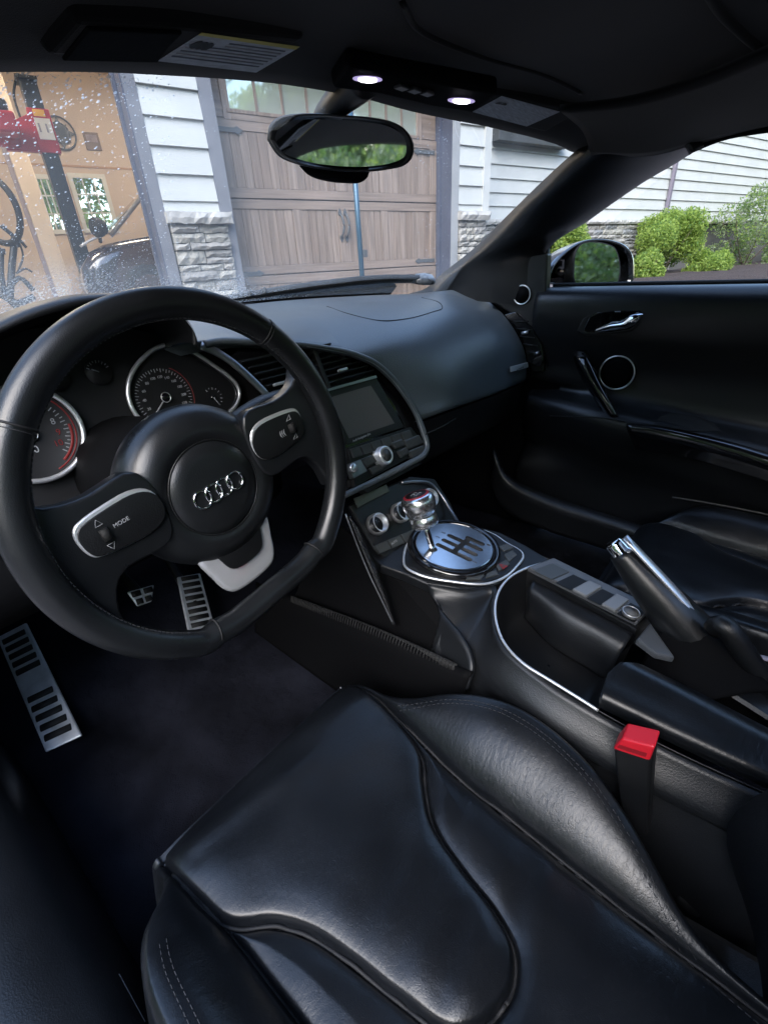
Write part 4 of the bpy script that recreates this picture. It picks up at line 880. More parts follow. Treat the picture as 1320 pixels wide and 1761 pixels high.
for k, (n_, a) in enumerate((('6', 70), ('7', 43), ('8', 16), ('9', -10), ('10', -36), ('5', 97), ('4', 124))):
    text('dial_number', n_, dpol(tach, a, tr_ * .545, .0013), DX, DY, .0105, red_print if n_ in ('9', '10') else white_print, tg)
redarc = [dpol(tach, a, tr_ * .80, .0012) for a in np.linspace(-60, 2, 20)]; tube('red_zone', redarc, .0017, red_print, tg, seg=6, n=20, up=DNn, flat=.25)
tube('red_line', [dpol(tach, a, tr_ * .88, .0012) for a in np.linspace(-75, 75, 40)], .0009, red_print, tg, seg=6, n=40, up=DNn, flat=.3)
text('dial_lettering', 'V10', dl(52, 776, .0013), DX, DY, .012, white_print, tg)
lathe('needle_hub', tach, DNn, [(.0075, .001), (.0075, .005), (.006, .0065), (0, .0065)], piano, tg, seg=20); tube('needle_hub_ring', circ(tach, .0078, 20, .005), .0006, satin, tg, seg=5, n=24, closed=True, up=DNn)
sr_ = .041
ticks('tick_marks', spc, sr_ * .86, sr_ * .98, 228, -48, 45, .00035, white_print, sg)
for n_, a in (('20', 200), ('40', 175), ('60', 150), ('80', 125), ('100', 103), ('120', 82), ('140', 62), ('160', 42), ('180', 20), ('200', -4), ('220', -28)):
    text('dial_number', n_, dpol(spc, a, sr_ * .70, .0013), DX, DY, .0052, white_print, sg)
tube('red_line', [dpol(spc, a, sr_ * 1.06, .0012) for a in np.linspace(-40, 60, 30)], .0005, red_print, sg, seg=5, n=30, up=DNn, flat=.4)
lathe('needle_hub', spc, DNn, [(.0065, .001), (.0065, .005), (.005, .0062), (0, .0062)], piano, sg, seg=20); tube('needle_hub_ring', circ(spc, .0068, 20, .005), .0006, satin, sg, seg=5, n=24, closed=True, up=DNn)
tube('needle', [spc + DNn * .0045, dl(262, 722, .0045)], [.0011, .0006], white_print, sg, seg=6, n=2)
fc = dl(366, 684); ticks('tick_marks', fc, .012, .0155, 120, -60, 9, .0004, white_print, sg); tube('needle', [fc + DNn * .003, dl(378, 696, .003)], .0006, white_print, sg, seg=5, n=2)
lathe('needle_hub', fc, DNn, [(.0042, .001), (.0042, .003), (0, .0035)], piano, sg, seg=14)
for (u, v) in ((170, 640), (95, 650)):
    c = dl(u, v); g_ = lathe('small_gauge', c, DNn, [(0, -.001), (.016, -.001), (.016, .0005), (0, .0006)], gauge_black, DB, seg=24)
    ticks('tick_marks', c, .011, .0145, 150, 20, 9, .0004, white_print, g_); tube('needle', [c + DNn * .002, dl(u - 12, v - 5, .002)], .0006, white_print, g_, seg=5, n=2)
# column shroud
def Wl(x, y, h): return WC + WA * x + WB * y + WNn * h
_rake, _phi = .166, .1458
WC = Vector(CAM + np.array([.2356, .4362, -.1979])); _up = Vector((0, math.sin(_rake), math.cos(_rake)))
WA = Vector((1, 0, 0)) * math.cos(_phi) + _up * math.sin(_phi); WB = Vector((-1, 0, 0)) * math.sin(_phi) + _up * math.cos(_phi); WNn = WA.cross(WB)
lathe('steering_column', WC - WNn * .26, WNn, [(.075, 0), (.072, .10), (.066, .18), (.055, .205), (0, .205)], plastic_rough, DB, seg=32)
tube('column_shroud', [WC + Vector((0, .28, -.075)), WC + Vector((0, .14, -.060)), WC + Vector((0, .075, -.045))], [.066, .062, .05], plastic_rough, DB, seg=24, n=12)
def wpx(u, v, h): return onp(u, v, np.array(WC + WNn * h), np.array(WNn))
tube('wiper_stalk', [WC + Vector((.03, .085, .015)), wpx(450, 693, -.07), wpx(488, 682, -.065)], [.012, .014, .016], plastic, DB, seg=10, n=10, flat=.6)
box('stalk_switch', wpx(476, 688, -.062), (.017, .006, .007), button_m, DB, ax=(WA, WNn, WB), bev=.002)
tube('signal_stalk', [WC + Vector((-.03, .085, .005)), wpx(70, 898, -.075), wpx(20, 905, -.07)], [.012, .012, .013], plastic, DB, seg=10, n=10, flat=.6)
# knee panel and lower driver dash, very dark
loft('knee_panel', [[V(x, .27, .74) for x in (-.72, -.4, -.13)], [V(x, .20, .68) for x in (-.72, -.4, -.14)], [V(x, .195, .63) for x in (-.72, -.4, -.145)], [V(x, .27, .585) for x in (-.72, -.4, -.15)], [V(x, .55, .575) for x in (-.72, -.4, -.15)]], 30, 24, plastic_rough, DB, sol=.01)
# ------------------------------------------------------------------ centre stack (part of the dashboard)
arc_px = [(352, 592), (380, 587), (425, 588), (468, 590), (525, 594), (560, 599), (591, 605), (620, 614), (644, 625), (674, 651), (701, 686), (715, 710), (723, 730), (732, 757), (734, 768), (727, 783), (705, 796), (652, 823), (602, 847), (560, 868)]
arc = [st(u, v, .004) for u, v in arc_px]
bp_px = arc_px[2:] + [(560, 800), (520, 745), (468, 692), (430, 650), (395, 615)]
tag(prism('stack_panel', [st(u, v, -.012) for u, v in bp_px], -SNn * .004, piano, DB), None)
tube('stack_surround', arc, [.0055] * 6 + [.0065] * 10 + [.0055] * 4, leather_dash, DB, seg=10, n=130, up=SNn)
tube('surround_line', [st(u + (640 - u) * .018, v + (720 - v) * .018, .0075) for u, v in arc_px[4:]], .0011, alu_dark, DB, seg=6, n=120, up=SNn)
stl = [st(u, v, .002) for u, v in ((346, 594), (375, 607), (402, 625), (430, 650), (452, 672), (470, 692))]
tube('cluster_strip', stl, .0065, alu_dark, DB, seg=8, n=30, up=SNn, flat=.4)
# vents
def sxy(x, z, off=0.): return Vector((x, .085 + .42 * (z - .64), z)) + SNn * off
zs_l = [p.z for p in stl][::-1]; xs_l = [p.x for p in stl][::-1]
arc_z = [p.z for p in arc[6:13]][::-1]; arc_x = [p.x for p in arc[6:13]][::-1]
vt = prism('air_vent', [sxy(x, z, -.010) for x, z in ((-.20, .868), (-.12, .868), (-.045, .858), (.02, .838), (.07, .81), (.085, .795), (-.13, .797), (-.165, .825))], -SNn * .001, gauge_black, DB)
for k in range(7):
    z = .802 + .0098 * k; xl = float(np.interp(z, zs_l, xs_l)) + .014; xr = min(.09, float(np.interp(z, arc_z, arc_x)) - .018)
    for a, b in ((xl, -.050), (-.040, xr)):
        if b - a < .02: continue
        bq_ = boxv(sxy((a + b) / 2, z, -.004), (Vector((1, 0, 0)), (SNn * .8 + SY * .6).normalized(), (SY * .8 - SNn * .6).normalized()), ((b - a) / 2, .0055, .0011))
        mk('vent_slat', bq_[0], bq_[1], plastic, vt, smooth=False, bev=.0006, seg=1)
box('vent_divider', sxy(-.045, .828, -.003), (.004, .006, .035), plastic, vt, ax=(SX, SNn, SY), bev=.001)
for u, v in ((480, 660), (589, 636)):
    q = st(u, v, .006); box('vent_tab', q, (.011, .003, .0022), satin, vt, ax=(SX, SNn, SY), bev=.0008)
# screen
def quad(name, px, off, th, m, par, bev=.0008, f=st, nrm=None):
    nrm = nrm or SNn; return prism(name, [f(u, v, off) for u, v in px], nrm * th, m, par, bev=bev)
scr = quad('screen_bezel', ((556, 676), (642, 652), (690, 736), (592, 766)), -.008, .008, plastic, DB)
quad('screen_glass', ((566, 684), (637, 663), (678, 728), (600, 754)), .0002, .0006, screen_m, scr, bev=0)
text('screen_lettering', 'Audi Navigation plus', st(622, 752, .0012), SX, SY, .0058, white_print, scr)
quad('bezel_rib', ((556, 672), (640, 648), (642, 652), (556, 676)), -.006, .010, alu_dark, scr, bev=0)
# button rows under the screen
for k in range(6):
    t0, t1 = k / 6 + .012, (k + 1) / 6 - .012; A_, B_ = (594, 775), (698, 741); C_, D_ = (600, 790), (704, 755)
    lp = lambda P_, Q_, t: (P_[0] + (Q_[0] - P_[0]) * t, P_[1] + (Q_[1] - P_[1]) * t)
    quad('menu_button', (lp(A_, B_, t0), lp(A_, B_, t1), lp(C_, D_, t1), lp(C_, D_, t0)), -.010, .013, button_m, DB, bev=.0012)
quad('button_field', ((592, 772), (700, 736), (728, 772), (604, 838)), -.012, .0105, plastic, DB)
kc = st(655, 785, .0)
kb = lathe('control_knob', kc, SNn, [(.021, -.008), (.021, -.001), (.0185, .002), (.0180, .013), (.0165, .016), (.0145, .0162), (.0125, .0150), (0, .0152)], satin, DB, seg=36)
lathe('knob_cap', kc + SNn * .0150, SNn, [(.0118, 0), (.0118, .001), (0, .0014)], button_m, kb, seg=28)
for px in (((612, 792), (632, 784), (640, 796), (622, 806)), ((626, 808), (644, 800), (652, 808), (634, 818)), ((664, 764), (682, 757), (688, 768), (672, 774)), ((675, 778), (690, 771), (696, 781), (682, 789)),
           ((686, 760), (712, 750), (720, 764), (693, 775)), ((694, 778), (721, 767), (724, 778), (700, 790))):
    quad('control_button', px, -.010, .0145, button_m, DB, bev=.002)
sk = quad('knob_plate', ((592, 800), (612, 792), (624, 812), (600, 825)), -.010, .0135, alu_dark, DB, bev=.002)
lathe('volume_knob', st(604, 806, .003), SNn, [(.0085, 0), (.0085, .007), (.007, .009), (0, .009)], satin, sk, seg=24)
quad('stack_ledge', ((604, 842), (700, 800), (715, 800), (620, 850)), -.02, .018, plastic, DB)
# climate panel below
AC0 = np.array([0, .045, .535]); ACN = np.array([0, -.80, .60]); ACn = Vector(ACN).normalized()
def ac(u, v, off=0.): return onp(u, v, AC0 + np.array(ACn) * off, ACN)
acp = quad('climate_panel', ((596, 872), (610, 862), (664, 838), (700, 822), (742, 826), (770, 868), (784, 905), (760, 920), (660, 962), (640, 950)), -.012, .010, plastic, DB, f=ac, nrm=ACn, bev=.003)
quad('storage_lid', ((606, 858), (662, 834), (668, 846), (614, 874)), .0, .004, mat('lid_grey', (.05, .055, .052), .25), acp, f=ac, nrm=ACn)
for (u, v) in ((647, 902), (687, 882), (735, 858)):
    kn = lathe('climate_knob', ac(u, v, .002), ACn, [(.0205, -.006), (.0205, .004), (.0195, .012), (.018, .0145), (.0155, .0150), (.0150, .0135), (0, .0138)], satin, acp, seg=36)
    lathe('knob_face', ac(u, v, .0158), ACn, [(.0145, -.001), (.0145, .0006), (0, .001)], plastic, kn, seg=28)
    x_, y_, n_ = axes(ACn); 
    for a in (70, 110, 150, 30): text('knob_mark', '.', ac(u, v, .0172) + x_ * (.010 * math.cos(math.radians(a))) + y_ * (.010 * math.sin(math.radians(a))), x_, y_, .010, white_print, kn)
A_, B_ = (640, 940), (752, 893); C_, D_ = (648, 954), (760, 906)
for k in range(5):
    t0, t1 = k / 5 + .01, (k + 1) / 5 - .01; bt = quad('climate_button', (lp(A_, B_, t0), lp(A_, B_, t1), lp(C_, D_, t1), lp(C_, D_, t0)), -.004, .007, button_m, acp, f=ac, nrm=ACn, bev=.001)
    if k == 1: text('button_lettering', 'AUTO', ac((lp(A_, B_, (t0 + t1) / 2)[0] + lp(C_, D_, (t0 + t1) / 2)[0]) / 2, (lp(A_, B_, (t0 + t1) / 2)[1] + lp(C_, D_, (t0 + t1) / 2)[1]) / 2, .0034), (1, 0, 0), ACn.cross(Vector((1, 0, 0))), .006, grey_print, bt)

# ------------------------------------------------------------------ steering wheel
SW = empty('steering_wheel', WC, 'black leather flat bottomed steering wheel with silver spokes and four ring emblem', 'steering wheel')
R_ = .1785; FL = -.156; pts = []
for a in np.linspace(-58, 238, 34): pts.append(Wl(R_ * math.cos(math.radians(a)), R_ * math.sin(math.radians(a)), 0))
a0 = math.radians(238); xl_ = R_ * math.cos(a0)
pts += [Wl(-.078, FL + .004, 0), Wl(-.060, FL - .0005, 0), Wl(-.03, FL - .002, 0), Wl(0, FL - .002, 0), Wl(.03, FL - .002, 0), Wl(.060, FL - .0005, 0), Wl(.078, FL + .004, 0)]
rad = []
for i in range(60):
    rad.append(.0172)
rim = tube('rim', pts, .0152, leather_rim, SW, seg=24, n=180, closed=True, up=WNn, flat=.95)
def rimring(name, x, y, tx, ty, r, th, m, par):
    t_ = (WA * tx + WB * ty).normalized(); n_ = WNn; s_ = t_.cross(n_).normalized(); c = Wl(x, y, 0)
    return tube(name, [c + s_ * (r * math.cos(a)) + n_ * (r * .95 * math.sin(a)) for a in np.linspace(0, 2 * math.pi, 25)[:-1]], th, m, par, seg=6, n=36, closed=True, up=t_)
for s_ in (-1, 1):
    a = math.radians(90 - s_ * 47); rimring('rim_seam', R_ * math.cos(a), R_ * math.sin(a), -math.sin(a), math.cos(a), .0150, .0012, seam_black, rim)
    a = math.radians(90 - s_ * 145); rimring('rim_seam', s_ * .081, FL + .006, 1, s_ * .35, .0150, .0012, seam_black, rim)
    rimring('rim_stitch', R_ * math.cos(math.radians(90 - s_ * 48.2)), R_ * math.sin(math.radians(90 - s_ * 48.2)), -math.sin(math.radians(90 - s_ * 48)), math.cos(math.radians(90 - s_ * 48)), .0152, .0005, thread, rim)
# inner stitch line: small stitches round the inside of the rim
L_ = []
for a in np.arange(-50, 231, 1.6):
    c_, s_ = math.cos(math.radians(a)), math.sin(math.radians(a)); rr_ = R_ - .0143
    L_.append(boxv(Wl(rr_ * c_, rr_ * s_, .005), (WA * -s_ + WB * c_, WA * c_ + WB * s_, WNn), (.0014, .0006, .0006)))
v_, f_ = join(L_); tag(mk('rim_stitching', v_, f_, thread, rim, smooth=False), kind='stuff')
HC = -.009
hub = lathe('airbag_hub', Wl(0, HC, 0), WNn, [(.082, -.080), (.0895, -.058), (.092, -.042), (.090, -.028), (.0815, -.0155), (.068, -.0085), (.0545, -.0065), (.0532, -.0085), (.0515, -.0085), (.0502, -.006), (.035, -.004), (0, -.003)], leather_rim, SW, seg=64, up=WB)
tube('hub_ring', [Wl(.0525 * math.cos(a), HC + .0525 * math.sin(a), -.0075) for a in np.linspace(0, 2 * math.pi, 41)[:-1]], .0011, plastic, hub, seg=6, n=80, closed=True, up=WNn)
for k in range(4):
    cx_ = (k - 1.5) * .0142
    tube('emblem_ring', [Wl(cx_ + .0100 * math.cos(a), HC + .0100 * math.sin(a) - .002, -.0028 + .0006 * (k % 2)) for a in np.linspace(0, 2 * math.pi, 33)[:-1]], .00125, chrome, hub, seg=8, n=48, closed=True, up=WNn)
text('airbag_mark', '*', Wl(.052, .040, -.0055), WA, WB, .010, seam_black, hub)
def chaikin(pl_, k=3):
    for _ in range(k):
        q_ = []
        for (x0, y0), (x1, y1) in zip(pl_, pl_[1:] + pl_[:1]): q_ += [(x0 * .75 + x1 * .25, y0 * .75 + y1 * .25), (x0 * .25 + x1 * .75, y0 * .25 + y1 * .75)]
        pl_ = q_
    return pl_
def wsharp(name, pl_, h, th, m, par, bev=.002, seg=3): return prism(name, [Wl(x, y, h) for x, y in chaikin(pl_)], WNn * th, m, par, bev=bev, seg=seg, smooth=True)
def wpoly(name, pl_, h, th, m, par, bev=.002, seg=3, smooth=True): return prism(name, [Wl(q_.x, q_.y, h) for q_ in cr([(x, y, 0) for x, y in pl_], 44, True)], WNn * th, m, par, bev=bev, seg=seg, smooth=smooth)
for s_ in (-1, 1):
    web = wpoly('spoke', [(s_ * x, y) for x, y in ((.066, .046), (.12, .047), (.150, .056), (.172, .085), (.181, .02), (.175, -.05), (.150, -.095), (.143, -.060), (.125, -.034), (.066, -.030))], -.026, .021, leather_rim, SW, bev=.0085, seg=5)
    bz = wsharp('spoke_bezel', [(s_ * x, y) for x, y in ((.060, .0365), (.130, .0325), (.1425, .0235), (.1410, -.001), (.131, -.0105), (.060, -.0160))], -.012, .009, satin, SW, bev=.0022)
    pn = wsharp('button_panel', [(s_ * x, y) for x, y in ((.060, .0322), (.1285, .0285), (.1400, .0210), (.1392, .0000), (.1302, -.0093), (.060, -.0148))], -.0035, .0022, plastic, bz, bev=.001)
    tube('scroll_wheel', [Wl(s_ * .119, .0040, .0002), Wl(s_ * .119, .0150, .0002)], .0042, rubber, pn, seg=10, n=3)
    for y_, ch in ((.0215, 1), (-.0028, -1)):
        if s_ < 0: tri = [(-.123, y_ - .0022 * ch), (-.116, y_ - .0022 * ch), (-.1195, y_ + .004 * ch)]
        else: tri = [(.116, y_ - .002), (.123, y_ - .002), (.123, y_ + .004)]
        v3 = [Wl(x, y, -.0009) for x, y in tri]
        tube('button_icon', v3, .0004, grey_print, pn, seg=5, n=18, closed=True, up=WNn, straight=True)
    if s_ < 0: text('button_lettering', 'MODE', Wl(-.102, .012, -.0009), WA, WB, .0055, grey_print, pn)
    else: text('button_lettering', '(((', Wl(.104, .009, -.0009), WA, WB, .009, grey_print, pn)
b3 = wpoly('bottom_spoke', [(-.049, -.070), (-.045, -.110), (-.040, -.128), (-.030, -.140), (.030, -.140), (.040, -.128), (.045, -.110), (.049, -.070)], -.034, .014, mat('spoke_silver', (.80, .81, .84), .24, .66), SW, bev=.0068, seg=5)
wpoly('spoke_insert', [(-.031, -.066), (-.028, -.098), (-.020, -.110), (.020, -.110), (.028, -.098), (.031, -.066)], -.0195, .004, plastic, b3, bev=.0015)

# ------------------------------------------------------------------ centre console
CC = empty('center_console', (0, -.15, .22), 'black leather center console with aluminium gear gate and storage tray', 'console')
CT0 = np.array([0, -.06, .50]); CTN = np.array([0, -.12, 1.]); CTn = Vector(CTN).normalized(); CTF = Vector((0, 1, .12)).normalized()
def ct(u, v, off=0.): return onp(u, v, CT0 + np.array(CTn) * off, CTN)
gcn = (ct(692, 950) + ct(862, 940) + ct(780, 905) + ct(780, 990)) / 4
GR = .5 * ((ct(692, 950) - ct(862, 940)).length + (ct(780, 905) - ct(780, 990)).length) / 2
# top deck
deck = [(596, 905), (640, 958), (655, 972), (692, 985), (735, 1004), (790, 1012), (840, 1010), (880, 992), (925, 970), (945, 962), (905, 938), (860, 915), (800, 900), (780, 892), (700, 900)]
prism('deck', [ct(u, v, -.004) for u, v in deck], -CTn * .02, leather_trim, CC, bev=.004, seg=3)
bz_px = [(694, 962), (698, 976), (725, 990), (775, 1000), (835, 1004), (868, 992), (888, 974), (899, 957), (894, 948), (870, 934), (845, 918), (800, 905), (750, 908), (705, 930)]
gb_ = prism('gate_bezel', [ct(u, v, -.002) for u, v in bz_px], CTn * .005, plastic, CC, bev=.002)
tube('bezel_trim', [ct(u, v, .001) for u, v in bz_px], .0024, satin, gb_, seg=8, n=90, closed=True, up=CTn)
gate = lathe('gear_gate', gcn, CTn, [(GR * 1.0, -.004), (GR * 1.0, .006), (GR * .97, .011), (GR * .90, .012), (GR * .86, .009), (GR * .85, .006), (0, .006)], piano, CC, seg=64)
plate_ = lathe('gate_plate', gcn + CTn * .006, CTn, [(GR * .83, .0002), (GR * .83, .0038), (GR * .815, .0046), (0, .0046)], mat('gate_alu', (.58, .60, .64), .22, 1., bump=(60, .08, 'noise', (1, 30, 1), .0006)), gate, seg=64, smooth=False)
gx, gy = Vector((1, 0, 0)), CTF
rot = math.radians(0)
def gp(x, y, off): return gcn + gx * x + gy * y + CTn * off
slot = mat('slot_black', (.003, .003, .003), .6)
def slotbar(x0, y0, x1, y1, w_=.0052):
    a = gp(x0, y0, .0079); b = gp(x1, y1, .0079); d_ = (b - a).normalized(); s_ = CTn.cross(d_); n_ = 8; pl_ = []
    for i in range(n_ + 1): t_ = math.pi * i / n_ - math.pi / 2; pl_.append(b + d_ * (w_ * math.cos(t_)) + s_ * (w_ * math.sin(t_)))
    for i in range(n_ + 1): t_ = math.pi * i / n_ + math.pi / 2; pl_.append(a + d_ * (w_ * math.cos(t_)) + s_ * (w_ * math.sin(t_)))
    return prism('gate_slot', [p - CTn * .0035 for p in pl_], CTn * .012, slot, plate_)
cutters = []
for k, x in enumerate((-.020, .000, .020, .038)): cutters.append(slotbar(x, -.044 if k < 3 else -.038, x, (.022 if k < 3 else -.008), .0054))
cutters.append(slotbar(-.020, -.011, .038, -.011, .0054))
for c_ in cutters:                                            # mill the slots right through the plate, then drop the tools
    md = plate_.modifiers.new('cut', 'BOOLEAN'); md.operation = 'DIFFERENCE'; md.solver = 'EXACT'; md.object = c_
bpy.context.view_layer.update(); dg_ = bpy.context.evaluated_depsgraph_get(); nm_ = bpy.data.meshes.new_from_object(plate_.evaluated_get(dg_))
plate_.modifiers.clear(); plate_.data = nm_
for c_ in cutters: bpy.data.objects.remove(c_)
lathe('gate_floor', gcn + CTn * .006, CTn, [(GR * .80, .0001), (GR * .80, .0006), (0, .0006)], slot, gate, seg=48)
for n_, x, y in (('1', -.020, .036), ('3', .000, .036), ('5', .020, .036), ('R', .044, -.050), ('2', -.020, -.056)):
    text('gate_number', n_, gp(x, y, .0108), gx, gy, .011, mat('engraving', (.05, .05, .055), .5), plate_)
for px, red in ((((800, 998), (826, 998), (832, 990), (806, 988)), 0), (((834, 996), (856, 990), (852, 982), (836, 988)), 0), (((857, 984), (876, 972), (870, 964), (852, 974)), 1), (((874, 968), (888, 956), (880, 948), (866, 956)), 0), (((866, 950), (882, 944), (872, 936), (856, 942)), 0)):
    bt = prism('console_button', [ct(u, v, .002) for u, v in px], CTn * .0035, button_m, gb_, bev=.001)
    if red:
        c_ = sum((ct(u, v, .006) for u, v in px), Vector()) / 4; d1 = (ct(px[1][0], px[1][1]) - ct(px[0][0], px[0][1])).normalized(); d2 = CTn.cross(d1)
        prism('hazard_triangle', [c_ + d1 * -.0075 + d2 * -.006, c_ + d1 * .0075 + d2 * -.006, c_ + d2 * .008], CTn * .0006, red_print, bt)
        c2 = c_ + CTn * .0007; prism('hazard_inner', [c2 + d1 * -.003 + d2 * -.0035, c2 + d1 * .003 + d2 * -.0035, c2 + d2 * .0025], CTn * .0003, button_m, bt)
# driver side skin: front edge follows the scoop, top edge the silver rim
rim_px = [(930, 969), (905, 977), (880, 990), (861, 1010), (851, 1040), (854, 1075), (868, 1108), (898, 1140), (945, 1170), (1000, 1204), (1028, 1222)]
rim_c = [ct(u, v, .001) for u, v in rim_px]
line_c = [ct(u, v, .0) for u, v in ((1028, 1222), (1100, 1262), (1180, 1302), (1290, 1352), (1400, 1400))]
K = [ct(735, 1004, -.003), at(741, 1025, 'x', -.080), at(760, 1055, 'x', -.100), at(790, 1092, 'x', -.125), at(806, 1122, 'x', -.140), at(810, 1150, 'x', -.155), at(800, 1185, 'x', -.168)]
def col(px, off, bulge): # column from a top pixel on the deck plane down to the carpet
    t_ = ct(*px, off); return [t_, Vector((t_.x - .006, t_.y, t_.z - .010)), Vector((min(t_.x - .03, -.115 - bulge), t_.y + .005, t_.z - .045)), Vector((-.142, t_.y + .01, .395)), Vector((-.160, t_.y + .012, .33)), Vector((-.172, t_.y + .012, .22))]
cols = [K, col((800, 1012), -.003, .0), col((852, 1008), -.003, 0), col((851, 1046), -.003, .004), col((864, 1104), -.003, .008), col((940, 1170), -.003, .012), col((1028, 1225), -.003, .014), col((1180, 1304), -.003, .014), col((1290, 1354), -.003, .014), col((1400, 1402), -.003, .014), col((1700, 1540), -.003, .014)]
loft('console_side', cols, 30, 70, leather_trim, CC, sol=.006, soff=1)
tube('tray_rim', rim_c, .0022, satin, CC, seg=8, n=80, up=CTn); tube('console_line', line_c, .0012, plastic, CC, seg=6, n=40, up=CTn)
# scoop, ribbed strip, carbon blade
mk('scoop_panel', [at(u, v, 'x', x) for u, v, x in ((560, 880, -.07), (655, 968, -.07), (742, 1002, -.06), (815, 1150, -.125), (780, 1175, -.15), (500, 1045, -.15))], [(0, 1, 2, 3, 4, 5)], plastic_rough, CC, smooth=False, sol=.004)
loft('console_skirt', [[at(u, v, 'x', x) for u, v, x in ((440, 1000, -.155), (505, 1027, -.155), (640, 1080, -.158), (785, 1146, -.158), (812, 1156, -.160))], [at(u, v, 'x', x) for u, v, x in ((440, 1018, -.168), (500, 1044, -.168), (630, 1100, -.170), (770, 1165, -.170), (800, 1180, -.168))],
                       [V(-.176, .35, .23), V(-.176, .2, .22), V(-.176, 0, .21), V(-.176, -.2, .20), V(-.176, -.25, .20)]], 40, 16, plastic_rough, CC, sol=.004)
ra = [at(u, v, 'x', -.1555) for u, v in ((500, 1024), (570, 1050), (640, 1077), (710, 1107), (786, 1142))]; rb_ = [at(u, v, 'x', -.163) for u, v in ((499, 1035), (568, 1062), (637, 1090), (706, 1121), (779, 1153))]
NR = 64; qa, qb_ = cr(ra, NR), cr(rb_, NR); rs_p = mk('rib_strip', qa + qb_, gridf(2, NR), rubber, CC, sol=.003)
for i in range(2, NR - 1):
    a, b = qa[i], qb_[i]; tube('rib', [a + Vector((-.001, 0, .001)), (a + b) / 2 + Vector((-.003, 0, .001)), b + Vector((-.001, 0, .0))], .0010, rubber, rs_p, seg=5, n=4)
carbon = mat('carbon_fibre', (.02, .02, .022), .18, coat=.8, bump=(500, .3, 'voronoi'), var=(420, .7, (1, 1, 3)))
loft('carbon_blade', [[at(u, v, 'x', -.128) for u, v in ((594, 884), (612, 930), (635, 985), (655, 1030), (676, 1076))], [at(u, v, 'x', -.142) for u, v in ((602, 890), (620, 934), (641, 985), (660, 1028), (679, 1076))], [at(u, v, 'x', -.120) for u, v in ((614, 905), (632, 945), (650, 985), (667, 1026), (682, 1076))]], 30, 8, carbon, CC, sol=.003)
tube('blade_edge', [at(u, v, 'x', -.143) for u, v in ((594, 884), (612, 932), (634, 986), (656, 1032), (676, 1074))], .0014, alu_dark, CC, seg=6, n=30)
tube('console_arch', [ac(690, 830, .0), ac(716, 828, .004), ac(740, 832, .004), ac(757, 850, .004), ct(776, 880, .004), ct(792, 906, .004)], .0032, alu_dark, CC, seg=8, n=40)
# storage tray: bowl inside the rim
loop = [(905, 980), (875, 995), (857, 1018), (853, 1050), (860, 1088), (885, 1126), (945, 1168), (1028, 1218), (1046, 1170), (1064, 1128), (1092, 1092), (1060, 1062), (1000, 1030), (940, 998)]
lo_ = [ct(u, v, -.002) for u, v in loop]; ctr = sum(lo_, Vector()) / len(lo_)
def inset(k, dz): return [ctr + (p - ctr) * k + Vector((0, 0, dz)) for p in lo_] + [ctr + (lo_[0] - ctr) * k + Vector((0, 0, dz))]
loft('storage_tray', [inset(1., 0), inset(.97, -.02), inset(.92, -.055), inset(.80, -.080), inset(.5, -.088), inset(.02, -.09)], 60, 30, plastic, CC)
loft('tray_shelf', [[ct(u, v, -.004) for u, v in ((916, 998), (980, 1032), (1040, 1064), (1088, 1090))], [ct(u, v, -.012) for u, v in ((908, 1012), (968, 1050), (1026, 1084), (1074, 1112))], [ct(u, v, -.05) for u, v in ((905, 1045), (955, 1090), (1010, 1122), (1055, 1150))], [ct(u, v, -.085) for u, v in ((900, 1062), (945, 1110), (1000, 1145), (1040, 1170))]], 24, 16, leather_trim, CC, sol=.004)
# switch panel
sA, sB, sC, sD = (905, 982), (949, 966), (1119, 1050), (1092, 1077)
swp = prism('switch_panel', [ct(u, v, .0) for u, v in (sA, sB, sC, sD)], CTn * .010, alu_dark if False else mat('panel_grey', (.075, .080, .088), .32), CC, bev=.002)
prism('panel_edge', [ct(u, v, -.010) for u, v in ((904, 986), (908, 981), (1093, 1077), (1090, 1090))], CTn * .0095, leather_trim, swp, bev=.001)
def swq(t0, t1, i0=.12, i1=.88):
    e0 = lambda t: lp(sA, sD, t); e1 = lambda t: lp(sB, sC, t); return (lp(e0(t0), e1(t0), i0), lp(e0(t0), e1(t0), i1), lp(e0(t1), e1(t1), i1), lp(e0(t1), e1(t1), i0))
for t0, t1, kd in ((.03, .20, 'l'), (.24, .38, 'd'), (.39, .52, 's'), (.53, .65, 'd'), (.66, .79, 's'), (.81, .97, 'd')):
    q = swq(t0, t1)
    if kd == 'd': o_ = prism('switch_well', [ct(u, v, .0095) for u, v in q], CTn * .0008, slot, swp)
    elif kd == 's': o_ = prism('window_switch', [ct(u, v, .009) for u, v in q], CTn * .006, mat('switch_grey', (.16, .17, .18), .3), swp, bev=.002)
    else: o_ = prism('panel_lid', [ct(u, v, .009) for u, v in q], CTn * .003, button_m, swp, bev=.001)
c_ = ct(1083, 1056, .010); lathe('mirror_joystick', c_, CTn, [(.0135, 0), (.0135, .004), (.0115, .006), (.0095, .005), (.009, .0075), (0, .0085)], mat('joystick_grey', (.10, .105, .11), .3), swp, seg=28); tube('joystick_ring', [c_ + gx * (.0125 * math.cos(a)) + gy * (.0125 * math.sin(a)) + CTn * .0055 for a in np.linspace(0, 6.283, 21)[:-1]], .0008, satin, swp, seg=6, n=36, closed=True, up=CTn)
wedge = prism('hinge_wedge', [ct(u, v, .012) for u, v in ((1118, 1070), (1161, 1131), (1128, 1124), (1094, 1098))], -CTn * .012, mat('wedge_leather', (.075, .082, .09), .3), CC, bev=.003)
